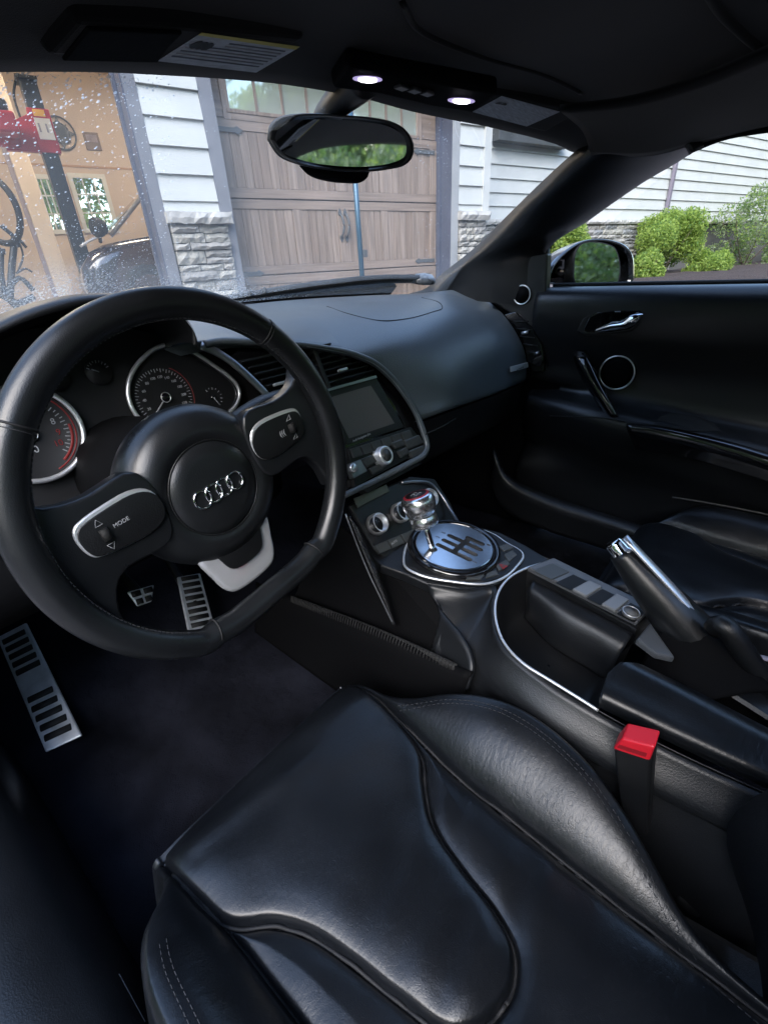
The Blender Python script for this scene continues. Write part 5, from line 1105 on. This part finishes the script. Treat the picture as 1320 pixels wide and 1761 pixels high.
# passenger side deck
mk('passenger_deck', [ct(u, v, -.006) for u, v in ((930, 955), (1000, 985), (1122, 1052), (1165, 1132), (1320, 1230), (1500, 1320))] + [V(.17, -.62, .36), V(.19, -.3, .36), V(.19, -.1, .36), V(.20, .1, .40)], [tuple(range(10))], leather_trim, CC, smooth=False, sol=.006)
# armrest
aL = [ct(u, v, .001) for u, v in ((1031, 1217), (1120, 1262), (1220, 1310), (1330, 1362), (1520, 1452))]
loft('armrest', [aL, [p + Vector((-.004, 0, .022)) for p in aL], [ct(u, v, .030) for u, v in ((1048, 1160), (1136, 1206), (1240, 1262), (1350, 1318), (1540, 1405))], [ct(u, v, .036) for u, v in ((1070, 1140), (1160, 1186), (1262, 1240), (1372, 1296), (1560, 1382))], [ct(u, v, .028) for u, v in ((1100, 1142), (1185, 1184), (1285, 1236), (1392, 1290), (1580, 1372))], [ct(u, v, -.02) for u, v in ((1112, 1152), (1196, 1192), (1295, 1242), (1400, 1296), (1590, 1378))]], 30, 24, leather, CC)
mk('armrest_front', [ct(1031, 1217, .001), ct(1031, 1217, .001) + Vector((-.004, 0, .022)), ct(1048, 1160, .030), ct(1070, 1140, .036), ct(1100, 1142, .028), ct(1112, 1152, -.02)], [(0, 1, 2, 3, 4, 5)], leather, CC, smooth=False, sol=.003)

# ------------------------------------------------------------------ gear lever
GL = empty('gear_lever', gp(-.030, .02, .0), 'polished metal gear lever with red topped knob in the gate', 'gear lever')
g0 = ct(745, 950, .004); g1 = at(731, 903, 'x', g0.x - .002); g2 = at(715, 852, 'x', g0.x - .004)
ax_ = (g2 - g1).normalized()
tube('lever_rod', [g0, g1 + ax_ * .005], [.0062, .0050], chrome, GL, seg=14, n=4)
tube('lever_boot', [g0 - Vector((0, 0, .002)), g0 + (g1 - g0) * .18], [.012, .006], rubber, GL, seg=14, n=4)
hK = (g2 - g1).length
kn = lathe('knob', g1, ax_, [(.011, -.006), (.020, -.002), (.0255, .002), (.0258, hK * .26), (.0235, hK * .32), (.0235, hK * .38), (.0262, hK * .42), (.0300, hK * .60), (.0312, hK * .78), (.0290, hK * .93), (.0245, hK), (0, hK)], mat('knob_alu', (.80, .81, .83), .24, .97), GL, seg=40)
lathe('knob_inlay', g2, ax_, [(.0235, -.002), (.0235, .0012), (.0225, .0016), (0, .0018)], mat('inlay_red', (.30, .02, .03), .3), kn, seg=32)
lathe('knob_pattern', g2, ax_, [(.0190, 0), (.0190, .0022), (0, .0024)], plastic, kn, seg=28)
x_, y_, n_ = axes(ax_, up=(0, 1, 0)); 
text('pattern_print', '1 3 5', g2 + ax_ * .0027 + y_ * .005, x_, y_, .0085, white_print, kn); text('pattern_print', '2 4 6', g2 + ax_ * .0027 - y_ * .005, x_, y_, .0085, white_print, kn)
# ------------------------------------------------------------------ seats: height field over the plan, cut into leather panels at the seams
def pld(x, y, poly):
    """distance to an open polyline (numpy arrays)"""
    best = np.full(x.shape, 9.)
    for (x1, y1), (x2, y2) in zip(poly[:-1], poly[1:]):
        dx_, dy_ = x2 - x1, y2 - y1; l2 = dx_ * dx_ + dy_ * dy_ + 1e-12
        t = np.clip(((x - x1) * dx_ + (y - y1) * dy_) / l2, 0, 1); best = np.minimum(best, np.hypot(x - x1 - t * dx_, y - y1 - t * dy_))
    return best
def crv(p, n=40): return [(q.x, q.y) for q in cr([(a, b, 0) for a, b in p], n)]
TL = crv([(-.567, -.03), (-.566, -.092), (-.555, -.155), (-.526, -.189), (-.509, -.223), (-.498, -.269), (-.490, -.32), (-.478, -.372), (-.457, -.391), (-.430, -.400)], 70)
TR = crv([(-.246, -.03), (-.252, -.10), (-.262, -.150), (-.283, -.205), (-.314, -.232), (-.345, -.265), (-.364, -.318), (-.375, -.362), (-.390, -.390), (-.415, -.401), (-.430, -.400)], 70)
BR = crv([(-.246, -.03), (-.246, -.09), (-.254, -.14), (-.274, -.25), (-.281, -.36), (-.288, -.47), (-.290, -.56), (-.292, -.66)], 60)
BL = crv([(-.567, -.03), (-.566, -.07), (-.558, -.16), (-.557, -.23), (-.556, -.30), (-.552, -.45), (-.548, -.66)], 60)
OR = [(-.03, -.2455), (-.09, -.245), (-.12, -.241), (-.155, -.229), (-.198, -.207), (-.25, -.190), (-.30, -.185), (-.35, -.190), (-.40, -.204), (-.44, -.224), (-.48, -.250), (-.52, -.274), (-.56, -.284), (-.66, -.290)]
OL = [(-.03, -.568), (-.06, -.568), (-.085, -.582), (-.11, -.606), (-.15, -.622), (-.20, -.628), (-.30, -.632), (-.45, -.628), (-.66, -.61)]
OR = [(q[0], q[1]) for q in crv(OR, 60)]; OL = [(q[0], q[1]) for q in crv(OL, 60)]
def seat(name, label, cx, mirror, dy, dz, stitch=True, res=380):
    S = empty(name, (cx, dy - .3, .22 + dz), label, 'car seat')
    nx = ny = res; xs = np.linspace(-.665, -.135, nx); ys = np.linspace(-.66, -.012, ny); X, Y = np.meshgrid(xs, ys)
    Z = .388 + .05 * (Y + .2)                                              # falls towards the back
    e = np.clip(Y + .095, 0, .075); Z = Z - (.085 - np.sqrt(np.maximum(.085 ** 2 - e ** 2, 0)))
    fade = np.clip((-.03 - Y) / .05, 0, 1)
    def at_y(tab): t = sorted(tab); return np.interp(Y, [a for a, b in t], [b for a, b in t])
    def line_x(pl): t = sorted([(b, a) for a, b in pl]); return np.interp(Y, [a for a, b in t], [b for a, b in t])
    xr, xo = line_x(BR), at_y(OR); wR = np.maximum(xo - xr, .001); t = (X - xr) / wR
    hR = np.clip(wR / .095, 0, 1.1) * .062
    Z += np.where((t > 0) & (t <= 1), hR * np.sin(np.clip(t, 0, 1) * math.pi * .5) ** .8, 0) + np.where(t > 1, hR - 9. * np.maximum(X - xo, 0) ** 1.5 - np.maximum(X - xo - .008, 0) * 3.2, 0)
    xl, xq = line_x(BL), at_y(OL); wL = np.maximum(xl - xq, .001); t2 = (xl - X) / wL
    hL = np.clip(wL / .07, 0, 1.1) * .050
    Z += np.where((t2 > 0) & (t2 <= 1), hL * np.sin(np.clip(t2, 0, 1) * math.pi * .5) ** .8, 0) + np.where(t2 > 1, hL - 9. * np.maximum(xq - X, 0) ** 1.5 - np.maximum(xq - X - .008, 0) * 3.2, 0)
    dT = np.minimum(pld(X, Y, TL), pld(X, Y, TR)); dB = np.minimum(pld(X, Y, BR), pld(X, Y, BL))
    cush = (X > xl) & (X < xr)
    poly = TL + TR[::-1]
    ins = inpoly_np(X, Y, poly)
    dm = np.minimum(dT, dB)
    Z += np.where(cush, .011 * (1 - np.exp(-dm / .016)), .006 * (1 - np.exp(-dB / .012)))
    Z += np.where(ins, .006, -.004) * cush * np.clip(dT / .006, 0, 1)
    Z -= .008 * np.exp(-(dm / .0030) ** 2)
    # soft dents and creases from use
    Z += (.0010 * cush * np.sin(31 * X + 14 * np.sin(9 * Y)) * np.sin(23 * Y + 6 * X) + .0003 * np.sin(77 * X + 40 * Y) * np.sin(53 * Y - 31 * X)) * np.clip(dm / .02, 0, 1)
    for (x1, y1, x2, y2, dpt) in ((-.54, -.080, -.40, -.112, .0011), (-.40, -.112, -.29, -.128, .0007), (-.600, -.14, -.575, -.24, .0010)):
        Z -= dpt * np.exp(-(pld(X, Y, [(x1, y1), (x2, y2)]) / .013) ** 2)
    def cls(i, j):
        x, y = (xs[j] + xs[j + 1]) / 2, (ys[i] + ys[i + 1]) / 2
        a, b = xl[i, j], xr[i, j]
        if x > b: return 'bolster_r'
        if x < a: return 'bolster_l'
        return 'center_panel' if ins[i, j] else ('insert_r' if x > -.43 else 'insert_l')
    F = {}
    for i in range(ny - 1):
        for j in range(nx - 1): F.setdefault(cls(i, j), []).append((i * nx + j, i * nx + j + 1, (i + 1) * nx + j + 1, (i + 1) * nx + j))
    def tf(x, y, z): return Vector((cx + (x + .42) * mirror, y + dy, z + dz))
    VV = [tf(X[i, j], Y[i, j], Z[i, j]) for i in range(ny) for j in range(nx)]
    names = {'bolster_r': 'bolster', 'bolster_l': 'bolster', 'center_panel': 'center_panel', 'insert_r': 'insert', 'insert_l': 'insert'}
    for k, fl in F.items():
        used = sorted({v for f in fl for v in f}); mp = {v: i for i, v in enumerate(used)}
        mk(names[k], [VV[v] for v in used], [tuple(mp[v] for v in f) for f in fl], leather, S)
    zf = lambda x, y: float(Z[np.clip(np.searchsorted(ys, y), 0, ny - 1), np.clip(np.searchsorted(xs, x), 0, nx - 1)])
    for sm in (TL, TR, BR, BL):                                          # dark piping sunk in the seams
        pp_ = [tf(x, y, zf(x, y) + .0012) for x, y in sm if y > -.655 and y < -.055]
        tube('seam_piping', pp_[::2] + [pp_[-1]], .0021, seam_black, S, seg=8, n=90)
    # sub-frame under the cushion and front skirt
    mk('cushion_base', [tf(-.57, -.08, .20), tf(-.25, -.08, .20), tf(-.22, -.62, .20), tf(-.60, -.62, .20), tf(-.54, -.06, .33), tf(-.27, -.06, .33), tf(-.20, -.62, .30), tf(-.62, -.62, .30)], [(0, 1, 5, 4), (1, 2, 6, 5), (2, 3, 7, 6), (3, 0, 4, 7), (4, 5, 6, 7), (3, 2, 1, 0)], plastic, S, smooth=False, bev=.01)
    # backrest
    bl = lambda y, z, w_, d: [tf(-.42 + w_ * s_, y + d * abs(s_) ** 3, z) for s_ in (-1, -.7, -.35, 0, .35, .7, 1)]
    loft('backrest', [bl(-.60, .33, .22, .02), bl(-.63, .42, .25, .10), bl(-.66, .55, .255, .10), bl(-.70, .72, .245, .09), bl(-.75, .88, .20, .05), bl(-.79, .96, .15, .03), bl(-.86, .95, .14, 0), bl(-.80, .70, .22, 0), bl(-.74, .40, .22, 0)], 30, 50, leather, S)
    if stitch:
        for offs, tab, sg in ((.010, OR, 1), (.016, OR, 1), (.011, OL, -1), (.017, OL, -1)):
            L_ = []; yy_ = np.arange(-.135, -.60, -.0062); prev = None
            for y in yy_:
                t = sorted(tab); xo_ = float(np.interp(y, [a for a, b in t], [b for a, b in t])) - sg * offs
                p = Vector((xo_, y, zf(xo_, y) + .0004))
                if prev is not None:
                    d_ = (p - prev); m_ = (p + prev) / 2; d_.normalize(); s_ = d_.cross(Vector((0, 0, 1))).normalized()
                    L_.append(boxv(tf(*m_), (Vector((d_.x * mirror, d_.y, d_.z)), Vector((s_.x * mirror, s_.y, s_.z)), Vector((0, 0, 1))), (.0020, .00035, .0004)))
                prev = p
            v_, f_ = join(L_); tag(mk('stitching', v_, f_, thread, S, smooth=False), kind='stuff')
    return S
DS = seat('driver_seat', 'black leather driver seat with stitched bolsters in the foreground', -.42, 1, 0, 0)
PSs = seat('passenger_seat', 'black leather passenger seat beyond the hand brake lever', .43, -1, -.25, -.012, stitch=False, res=170)
hg = lathe('hinge_cover', at(1189, 1540, 'x', -.16), (-.6, -.3, .7), [(.022, -.01), (.022, .004), (.017, .010), (0, .012)], plastic, DS, seg=24)
# seat belt buckle
BK = empty('seat_belt_buckle', at(1090, 1395, 'x', -.19), 'red and black seat belt buckle between driver seat and console', 'buckle')
bx_ = -.196
body = prism('buckle_body', [at(u, v, 'x', bx_) for u, v in ((1054, 1292), (1066, 1277), (1124, 1292), (1120, 1320), (1112, 1440), (1072, 1445))], (.024, 0, 0), plastic, BK, bev=.004, seg=3)
prism('release_button', [at(u, v, 'x', bx_ - .002) for u, v in ((1052, 1289), (1068, 1270), (1126, 1285), (1116, 1310))], (.026, 0, 0), red_plastic, BK, bev=.003, seg=3)
prism('tongue_slot', [at(u, v, 'x', bx_ - .0025) for u, v in ((1060, 1286), (1064, 1281), (1112, 1296), (1109, 1302))], (.001, 0, 0), mat('dark_red', (.22, .006, .012), .5), BK)
# ------------------------------------------------------------------ hand brake
HB = empty('hand_brake', at(1210, 1130, 'x', .07), 'black leather hand brake lever with chrome button and silver strip', 'hand brake')
hx0 = .082
h0_ = at(1065, 950, 'x', hx0); h1_ = at(1198, 1104, 'x', hx0)
dirh = (h1_ - h0_).normalized(); uph = (Vector((0, 0, 1)) - dirh * dirh.z).normalized(); sideh = dirh.cross(uph)
tube('grip', [h0_, h0_ + dirh * .02, h0_ + dirh * .08, h1_, h1_ + dirh * .05], [.0175, .027, .034, .039, .039], leather_rim, HB, seg=20, n=30, up=uph)
sv = lathe('release_button', h0_ + dirh * .004 + uph * .002, -dirh, [(.0165, -.006), (.0165, .003), (.0140, .005), (.0140, .020), (.0118, .024), (0, .024)], chrome, HB, seg=24)
L_ = [at(1074, 924, 'x', hx0 - .004), at(1145, 1000, 'x', hx0 - .004), at(1214, 1076, 'x', hx0 - .004)]
tube('silver_strip', L_, [.0085, .0095, .0095], alu, HB, seg=10, n=12, up=uph, flat=.45)
tube('lever_base', [h1_ + dirh * -.02 + Vector((0, 0, -.012)), h1_ + dirh * .05 + Vector((0, 0, -.02)), h1_ + dirh * .14 + Vector((0, 0, -.03))], [.026, .034, .036], plastic_rough, HB, seg=16, n=12)
loft('boot', [[at(u, v, 'x', x) for u, v, x in ((1098, 1150, .03), (1130, 1090, .05), (1180, 1062, .07), (1225, 1075, .08))], [at(u, v, 'x', x) for u, v, x in ((1130, 1180, .0), (1180, 1150, .02), (1230, 1130, .04), (1270, 1130, .05))], [at(u, v, 'x', x) for u, v, x in ((1180, 1210, -.02), (1240, 1200, .0), (1300, 1190, .02), (1340, 1190, .03))]], 20, 16, plastic_rough, HB, sol=.004)
tube('boot_collar', [at(1226, 1082, 'x', .055), at(1240, 1074, 'x', .05), at(1258, 1092, 'x', .05), at(1290, 1140, 'x', .05), at(1335, 1195, 'x', .055)], [.013, .0155, .0155, .0145, .013], plastic, HB, seg=14, n=24)
tube('belt_webbing', [at(1296, 1128, 'x', .10), at(1330, 1136, 'x', .12)], .006, mat('belt_grey', (.30, .27, .32), .5), CC, seg=8, n=4, flat=.4)
# ------------------------------------------------------------------ pedals and foot rest
FR = empty('foot_rest', (-.55, .5, .25), 'slotted aluminium foot rest at the far left of the footwell', 'foot rest')
q0_, q2_, q3_ = at(-6, 1096, 'z', .345), at(141, 1265, 'z', .236), at(78, 1294, 'z', .228)
fn0 = (q2_ - q3_).cross(q0_ - q3_).normalized()
q = [onp(u, v, np.array(q3_), np.array(fn0)) for u, v in ((-6, 1096), (45, 1070), (141, 1265), (78, 1294))]
fn = (q[1] - q[0]).cross(q[3] - q[0]).normalized(); fn = fn if fn.z > 0 else -fn
prism('plate', q, -fn * .006, pedal_m, FR, bev=.003)
def fq(s_, t): return q[0] + (q[1] - q[0]) * s_ * (1 - t) + (q[2] - q[3]) * s_ * t + (q[3] - q[0]) * t
for k in range(10):
    t = (.075 + .072 * k) if k < 5 else (.60 + .078 * (k - 5))
    a, b = fq(.14, t), fq(.86, t)
    tube('rubber_slot', [a + fn * .0025, b + fn * .0025], .0066, rubber, FR, seg=10, n=2, up=fn, flat=.45)
def pedal(name, label, px, y, nsl, ncol, bars=True):
    P_ = [at(u, v, 'y', yv_) for (u, v), yv_ in zip(px, y)]; n_ = (P_[1] - P_[0]).cross(P_[3] - P_[0]).normalized(); n_ = n_ if n_.y < 0 else -n_
    o = empty(name, (P_[3] + P_[2]) / 2, label, 'pedal'); prism('plate', P_, -n_ * .006, pedal_m, o, bev=.003)
    f_ = lambda s_, t: P_[0] + (P_[1] - P_[0]) * s_ * (1 - t) + (P_[2] - P_[3]) * s_ * t + (P_[3] - P_[0]) * t
    for i in range(nsl):
        for j in range(ncol):
            t = (i + .5) / nsl; w0 = (j + .14) / ncol; w1 = (j + .86) / ncol
            tube('rubber_slot', [f_(w0, t) + n_ * .0008, f_(w1, t) + n_ * .0008], .34 * (P_[3] - P_[0]).length / nsl, rubber, o, seg=8, n=2, up=n_, flat=.3)
    tube('pedal_arm', [(P_[0] + P_[1] + P_[2] + P_[3]) / 4 - n_ * .008, (P_[0] + P_[1]) / 2 - n_ * .05 + Vector((0, .02, .05)), (P_[0] + P_[1]) / 2 - n_ * .10 + Vector((0, .05, .2))], .010, plastic, o, seg=8, n=10)
    return o
pedal('brake_pedal', 'small slotted steel brake pedal seen below the steering wheel hub', ((219, 1018), (266, 1005), (262, 1034), (237, 1043)), (.46, .46, .44, .44), 2, 2)
pedal('gas_pedal', 'tall slotted steel accelerator pedal beside the bottom spoke', ((305, 992), (345, 985), (372, 1085), (326, 1096)), (.50, .50, .40, .40), 9, 1)
pedal('clutch_pedal', 'steel clutch pedal half hidden behind the steering wheel rim', ((150, 1052), (182, 1040), (186, 1064), (160, 1075)), (.48, .48, .46, .46), 2, 2)
# ------------------------------------------------------------------ sun visors and overhead lamps
def vis(name, label, out_px, ts, lab_px, vmx):
    P_ = [(cast(HL, u, min(v, vmx), .022) or rayp(u, v, t)) for (u, v), t in zip(out_px, ts)]
    c = sum(P_, Vector()) / len(P_); n_ = Vector((0, 0, 0))
    for i in range(len(P_)): n_ += (P_[i] - c).cross(P_[(i + 1) % len(P_)] - c)
    n_.normalize(); n_ = n_ if n_.z < 0 else -n_
    P_ = [p - n_ * ((p - c).dot(n_)) for p in P_]
    o = empty(name, c, label, 'sun visor')
    prism('visor_board', P_, -n_ * .016, headcloth, o, bev=.005, seg=3)
    pj = lambda u, v, off: onp(u, v, np.array(c + n_ * off), np.array(n_))
    lb = prism('warning_label', [pj(u, v, .0004) for u, v in lab_px], n_ * .0005, paper_m, o)
    return o, pj, n_, lb
vo, pj, vn, vlab = vis('sun_visor', 'black driver sun visor with a pale warning label', ((80, 104), (135, 34), (320, 40), (530, 72), (448, 128), (270, 110)), (.70, .62, .62, .66, .72, .70), ((272, 104), (347, 56), (515, 80), (440, 124)), 102)
prism('mirror_cover', [pj(u, v, .0005) for u, v in ((104, 98), (148, 42), (312, 50), (286, 76), (268, 102))], vn * .003, plastic_rough, vo, bev=.002)
prism('label_band', [pj(u, v, .0012) for u, v in ((347, 56), (515, 80), (508, 85), (341, 60))], vn * .0003, yellow_m, vlab)
x_ = (pj(440, 124, 0) - pj(272, 104, 0)).normalized(); y_ = (pj(347, 56, 0) - pj(272, 104, 0)).normalized()
for k in range(7):
    t = .18 + .10 * k; a = (272 + 75 * t, 104 - 48 * t); b = (440 + 75 * t, 124 - 44 * t); i0 = .06 if k < 5 else .38
    A_ = lp(a, b, i0); B_ = lp(a, b, .95); tube('label_print', [pj(*A_, .0010), pj(*B_, .0010)], .0010, grey_print if k % 2 else mat('print_slate2', (.13, .15, .18), .6), vlab, seg=4, n=2, up=vn, flat=.2)
for k in range(3): q_ = pj(338 + 9 * k, 77 + 1.5 * k, .0012); prism('label_pictogram', [q_ + x_ * .006 * math.cos(a) + y_ * .006 * math.sin(a) for a in np.linspace(0, 6.28, 9)[:-1]], vn * .0003, slot, vlab)
vo2, pj2, vn2, vlab2 = vis('sun_visor', 'black passenger sun visor with a grey label beyond the roof lamps', ((805, 196), (850, 160), (1000, 190), (935, 228)), (.96, .92, .98, 1.03), ((812, 192), (862, 165), (962, 192), (905, 217)), 999)
for k in range(2): q_ = pj2(856 + 9 * k, 178 + 2 * k, .0012); prism('label_pictogram', [q_ + Vector((.006 * math.cos(a), .006 * math.sin(a), 0)) for a in np.linspace(0, 6.28, 9)[:-1]], vn2 * .0003, slot, vlab2)
OC = empty('overhead_console', rayp(715, 150, .84), 'black overhead console with two lit reading lamps above the mirror', 'overhead console')
opx = ((570, 150), (600, 118), (690, 128), (800, 148), (858, 160), (812, 196), (740, 186), (650, 164)); ot = (.78, .74, .78, .84, .88, .92, .87, .81)
oP = [rayp(u, v, t) for (u, v), t in zip(opx, ot)]; oc_ = sum(oP, Vector()) / 8; on = Vector((0, 0, 0))
for i in range(8): on += (oP[i] - oc_).cross(oP[(i + 1) % 8] - oc_)
on.normalize(); on = on if on.z < 0 else -on
oP = [p - on * ((p - oc_).dot(on)) for p in oP]
prism('console_cover', oP, -on * .02, plastic_rough, OC, bev=.006, seg=3)
pj3 = lambda u, v, off: onp(u, v, np.array(oc_ + on * off), np.array(on))
for u, v, wpx_, hpx_ in ((632, 137, 25, 5), (793, 174, 23, 4.5)):
    c = pj3(u, v, .002); ex = pj3(u + wpx_, v + 1, .002) - c; ey = pj3(u, v - hpx_, .002) - c
    rd = prism('reading_lamp', [c - on * .001 + ex * math.cos(a) + ey * math.sin(a) for a in np.linspace(0, 2 * math.pi, 25)[:-1]], on * .001, lamp_ring, OC)
    prism('lamp_bulb', [c + on * .0002 + ex * .62 * math.cos(a) + ey * .75 * math.sin(a) for a in np.linspace(0, 2 * math.pi, 25)[:-1]], on * .001, lamp_m, rd)
for k in range(3): q_ = pj3(690 + 22 * k, 150 + 5 * k, .001); box('lamp_switch', q_, (.009, .006, .002), plastic, OC, bev=.001)
# ------------------------------------------------------------------ rear view mirror
MC = at(584, 246, 'x', .0); RM = empty('rear_view_mirror', MC, 'oval black framed rear view mirror hanging from the roof', 'mirror')
mn = (Vector(CAM) - MC).normalized()
# turn the glass so that it looks out of the open driver's door at the planting
want = Vector((-.80, -.60, .066)).normalized(); mn = ((Vector(CAM) - MC).normalized() + want).normalized()
mo = [(459, 240), (462, 218), (476, 203), (505, 196), (545, 195), (590, 198), (640, 202), (676, 210), (700, 226), (711, 248), (709, 270), (696, 284), (665, 292), (620, 296), (560, 292), (512, 283), (478, 268)]
mpl = lambda u, v, off: onp(u, v, np.array(MC + mn * off), np.array(mn))
mcx, mcy = 585, 246
def ml(k, off): return [mpl(mcx + (u - mcx) * k, mcy + (v - mcy) * k, off) for u, v in mo + mo[:1]]
fr_ = loft('mirror_frame', [ml(.55, -.035), ml(.85, -.028), ml(.97, -.016), ml(1.0, -.004), ml(.99, .004), ml(.95, .005), ml(.89, -.002)], 80, 30, plastic, RM)
gl_px = [(471, 240), (474, 226), (486, 213), (510, 206), (560, 205), (620, 208), (668, 217), (692, 231), (701, 250), (698, 268), (680, 279), (630, 287), (560, 284), (515, 275), (484, 262)]
gp_ = cr([mpl(u, v, -.001) for u, v in gl_px], 60, True); gcc_ = sum(gp_, Vector()) / len(gp_); gp_ = [gcc_ + (p - gcc_) * .985 for p in gp_]; prism('mirror_glass', gp_, -mn * .002, mat('mirror_tint', (.74, .78, .80), .03, 1.), RM)
loft('mirror_base', [[mpl(u, v, -.004) for u, v in ((520, 280), (535, 282), (560, 283), (590, 284), (615, 284), (625, 282), (632, 280))], [mpl(u, v, -.004) for u, v in ((515, 285), (530, 298), (560, 306), (590, 311), (618, 310), (630, 300), (634, 290))], [mpl(u, v, -.02) for u, v in ((517, 285), (532, 302), (562, 312), (590, 315), (620, 314), (633, 303), (636, 290))], [mpl(u, v, -.045) for u, v in ((525, 285), (540, 300), (565, 308), (590, 310), (615, 309), (628, 300), (630, 290))]], 24, 10, plastic_rough, RM, sol=.003)
tube('mirror_stalk', [mpl(556, 214, -.062), rayp(562, 196, .90), rayp(585, 170, .87), rayp(612, 142, .84), rayp(630, 120, .82)], [.020, .023, .025, .029, .034], plastic, RM, seg=18, n=20, flat=.75, up=(0, 1, 0))
# ------------------------------------------------------------------ wing mirror glass
wg = [(990, 488), (987, 460), (990, 435), (999, 421), (1015, 417), (1040, 420), (1056, 428), (1063, 448), (1064, 470), (1058, 489), (1020, 491)]
wgP = cr([wpl(u, v, .0) for u, v in wg], 50, True)
prism('wing_mirror_glass', wgP, -wn_ * .003, mirror_m, wmh)
loft('wing_mirror_rim', [[p for p in wgP] + [wgP[0]], [gC + (p - gC) * 1.03 + wn_ * .002 for p in wgP + [wgP[0]]], [gC + (p - gC) * 1.10 - wn_ * .03 for p in wgP + [wgP[0]]]], 60, 8, rubber, wmh)
# ------------------------------------------------------------------ wiper
def wo(u, v, lift): 
    r_ = ws_pt(u, v); d = Vector(ray(u, v)); return (r_[0] + d * lift) if r_ else rayp(u, v, 1.2)
WI = empty('wiper', wo(728, 480, .02), 'black wiper resting along the base of the windshield', 'wiper')
tube('wiper_blade', [wo(u, v, .012) for u, v in ((395, 512), (440, 506), (500, 497), (560, 489), (620, 482), (680, 478), (720, 477))], [.006, .009, .010, .010, .010, .009, .006], rubber, WI, seg=8, n=40)
tube('wiper_arm', [wo(u, v, .030) for u, v in ((470, 504), (560, 492), (660, 482), (735, 480))], [.005, .006, .008, .011], plastic, WI, seg=8, n=24)
for u, v in ((425, 507), (450, 503)): tube('blade_clip', [wo(u, v + 3, .008), wo(u + 6, v - 7, .012)], .004, rubber, WI, seg=6, n=2)
lathe('pivot_cap', wo(728, 480, .03), (0, -.2, 1), [(.028, -.01), (.03, 0), (.02, .012), (0, .016)], mat('pivot_grey', (.12, .13, .14), .3, var=(60, .5)), WI, seg=20, sx=1.5)
# ------------------------------------------------------------------ rain drops on the glass
drop_m = bpy.data.materials.new('water_drop'); drop_m.use_nodes = True; t = drop_m.node_tree; t.nodes.clear()
o_ = t.nodes.new('ShaderNodeOutputMaterial'); tl = t.nodes.new('ShaderNodeBsdfTranslucent'); tl.inputs[0].default_value = (.82, .88, .92, 1); gs = t.nodes.new('ShaderNodeBsdfGlossy'); gs.inputs['Roughness'].default_value = .05
tr = t.nodes.new('ShaderNodeBsdfTransparent'); m1 = t.nodes.new('ShaderNodeMixShader'); m1.inputs[0].default_value = .25; m2 = t.nodes.new('ShaderNodeMixShader'); m2.inputs[0].default_value = .62
t.links.new(tl.outputs[0], m1.inputs[1]); t.links.new(gs.outputs[0], m1.inputs[2]); t.links.new(tr.outputs[0], m2.inputs[1]); t.links.new(m1.outputs[0], m2.inputs[2]); t.links.new(m2.outputs[0], o_.inputs[0])
rg = np.random.default_rng(5); parts = []
def dropv(p, n_, r):
    x_, y_, n_ = axes(n_, up=(.1, .2, 1)); vs_ = [p + n_ * (r * .5)]
    for j in range(7): a = 2 * math.pi * j / 7; vs_.append(p + x_ * (r * math.cos(a)) + y_ * (r * math.sin(a) * rg.uniform(.85, 1.2)))
    return vs_, [(0, 1 + j, 1 + (j + 1) % 7) for j in range(7)]
def spray(n, box_, rmin, rmax, dens=lambda u, v: 1.):
    k = 0
    while k < n:
        u, v = rg.uniform(box_[0], box_[2]), rg.uniform(box_[1], box_[3]); k += 1
        if rg.uniform() > dens(u, v): continue
        h_ = ws_pt(u, v)
        if not h_: continue
        nn_ = h_[1] if h_[1].dot(Vector(ray(u, v))) > 0 else -h_[1]
        parts.append(dropv(h_[0] + nn_ * .0005, nn_, rmin * (rmax / rmin) ** (rg.uniform() ** 2.2)))
spray(260, (0, 112, 240, 190), .0006, .0024, lambda u, v: 1 - (v - 112) / 110)
spray(900, (0, 120, 300, 420), .0006, .0016, lambda u, v: .75)
spray(2600, (0, 370, 330, 560), .0004, .0011, lambda u, v: .25 + .75 * (v - 380) / 180)
spray(260, (330, 120, 600, 480), .0004, .0010, lambda u, v: .5)
spray(420, (700, 175, 800, 480), .0005, .0014, lambda u, v: math.exp(-((u - 752) / 28) ** 2))
spray(240, (720, 170, 1000, 300), .0005, .0012, lambda u, v: .6)
spray(700, (240, 455, 790, 520), .0004, .0009, lambda u, v: max(0, (v - 455) / 50))
v_, f_ = join(parts); rd_ = mk('rain_drops', v_, f_, drop_m); tag(rd_, 'small rain drops scattered over the windshield', 'water drops', kind='stuff')
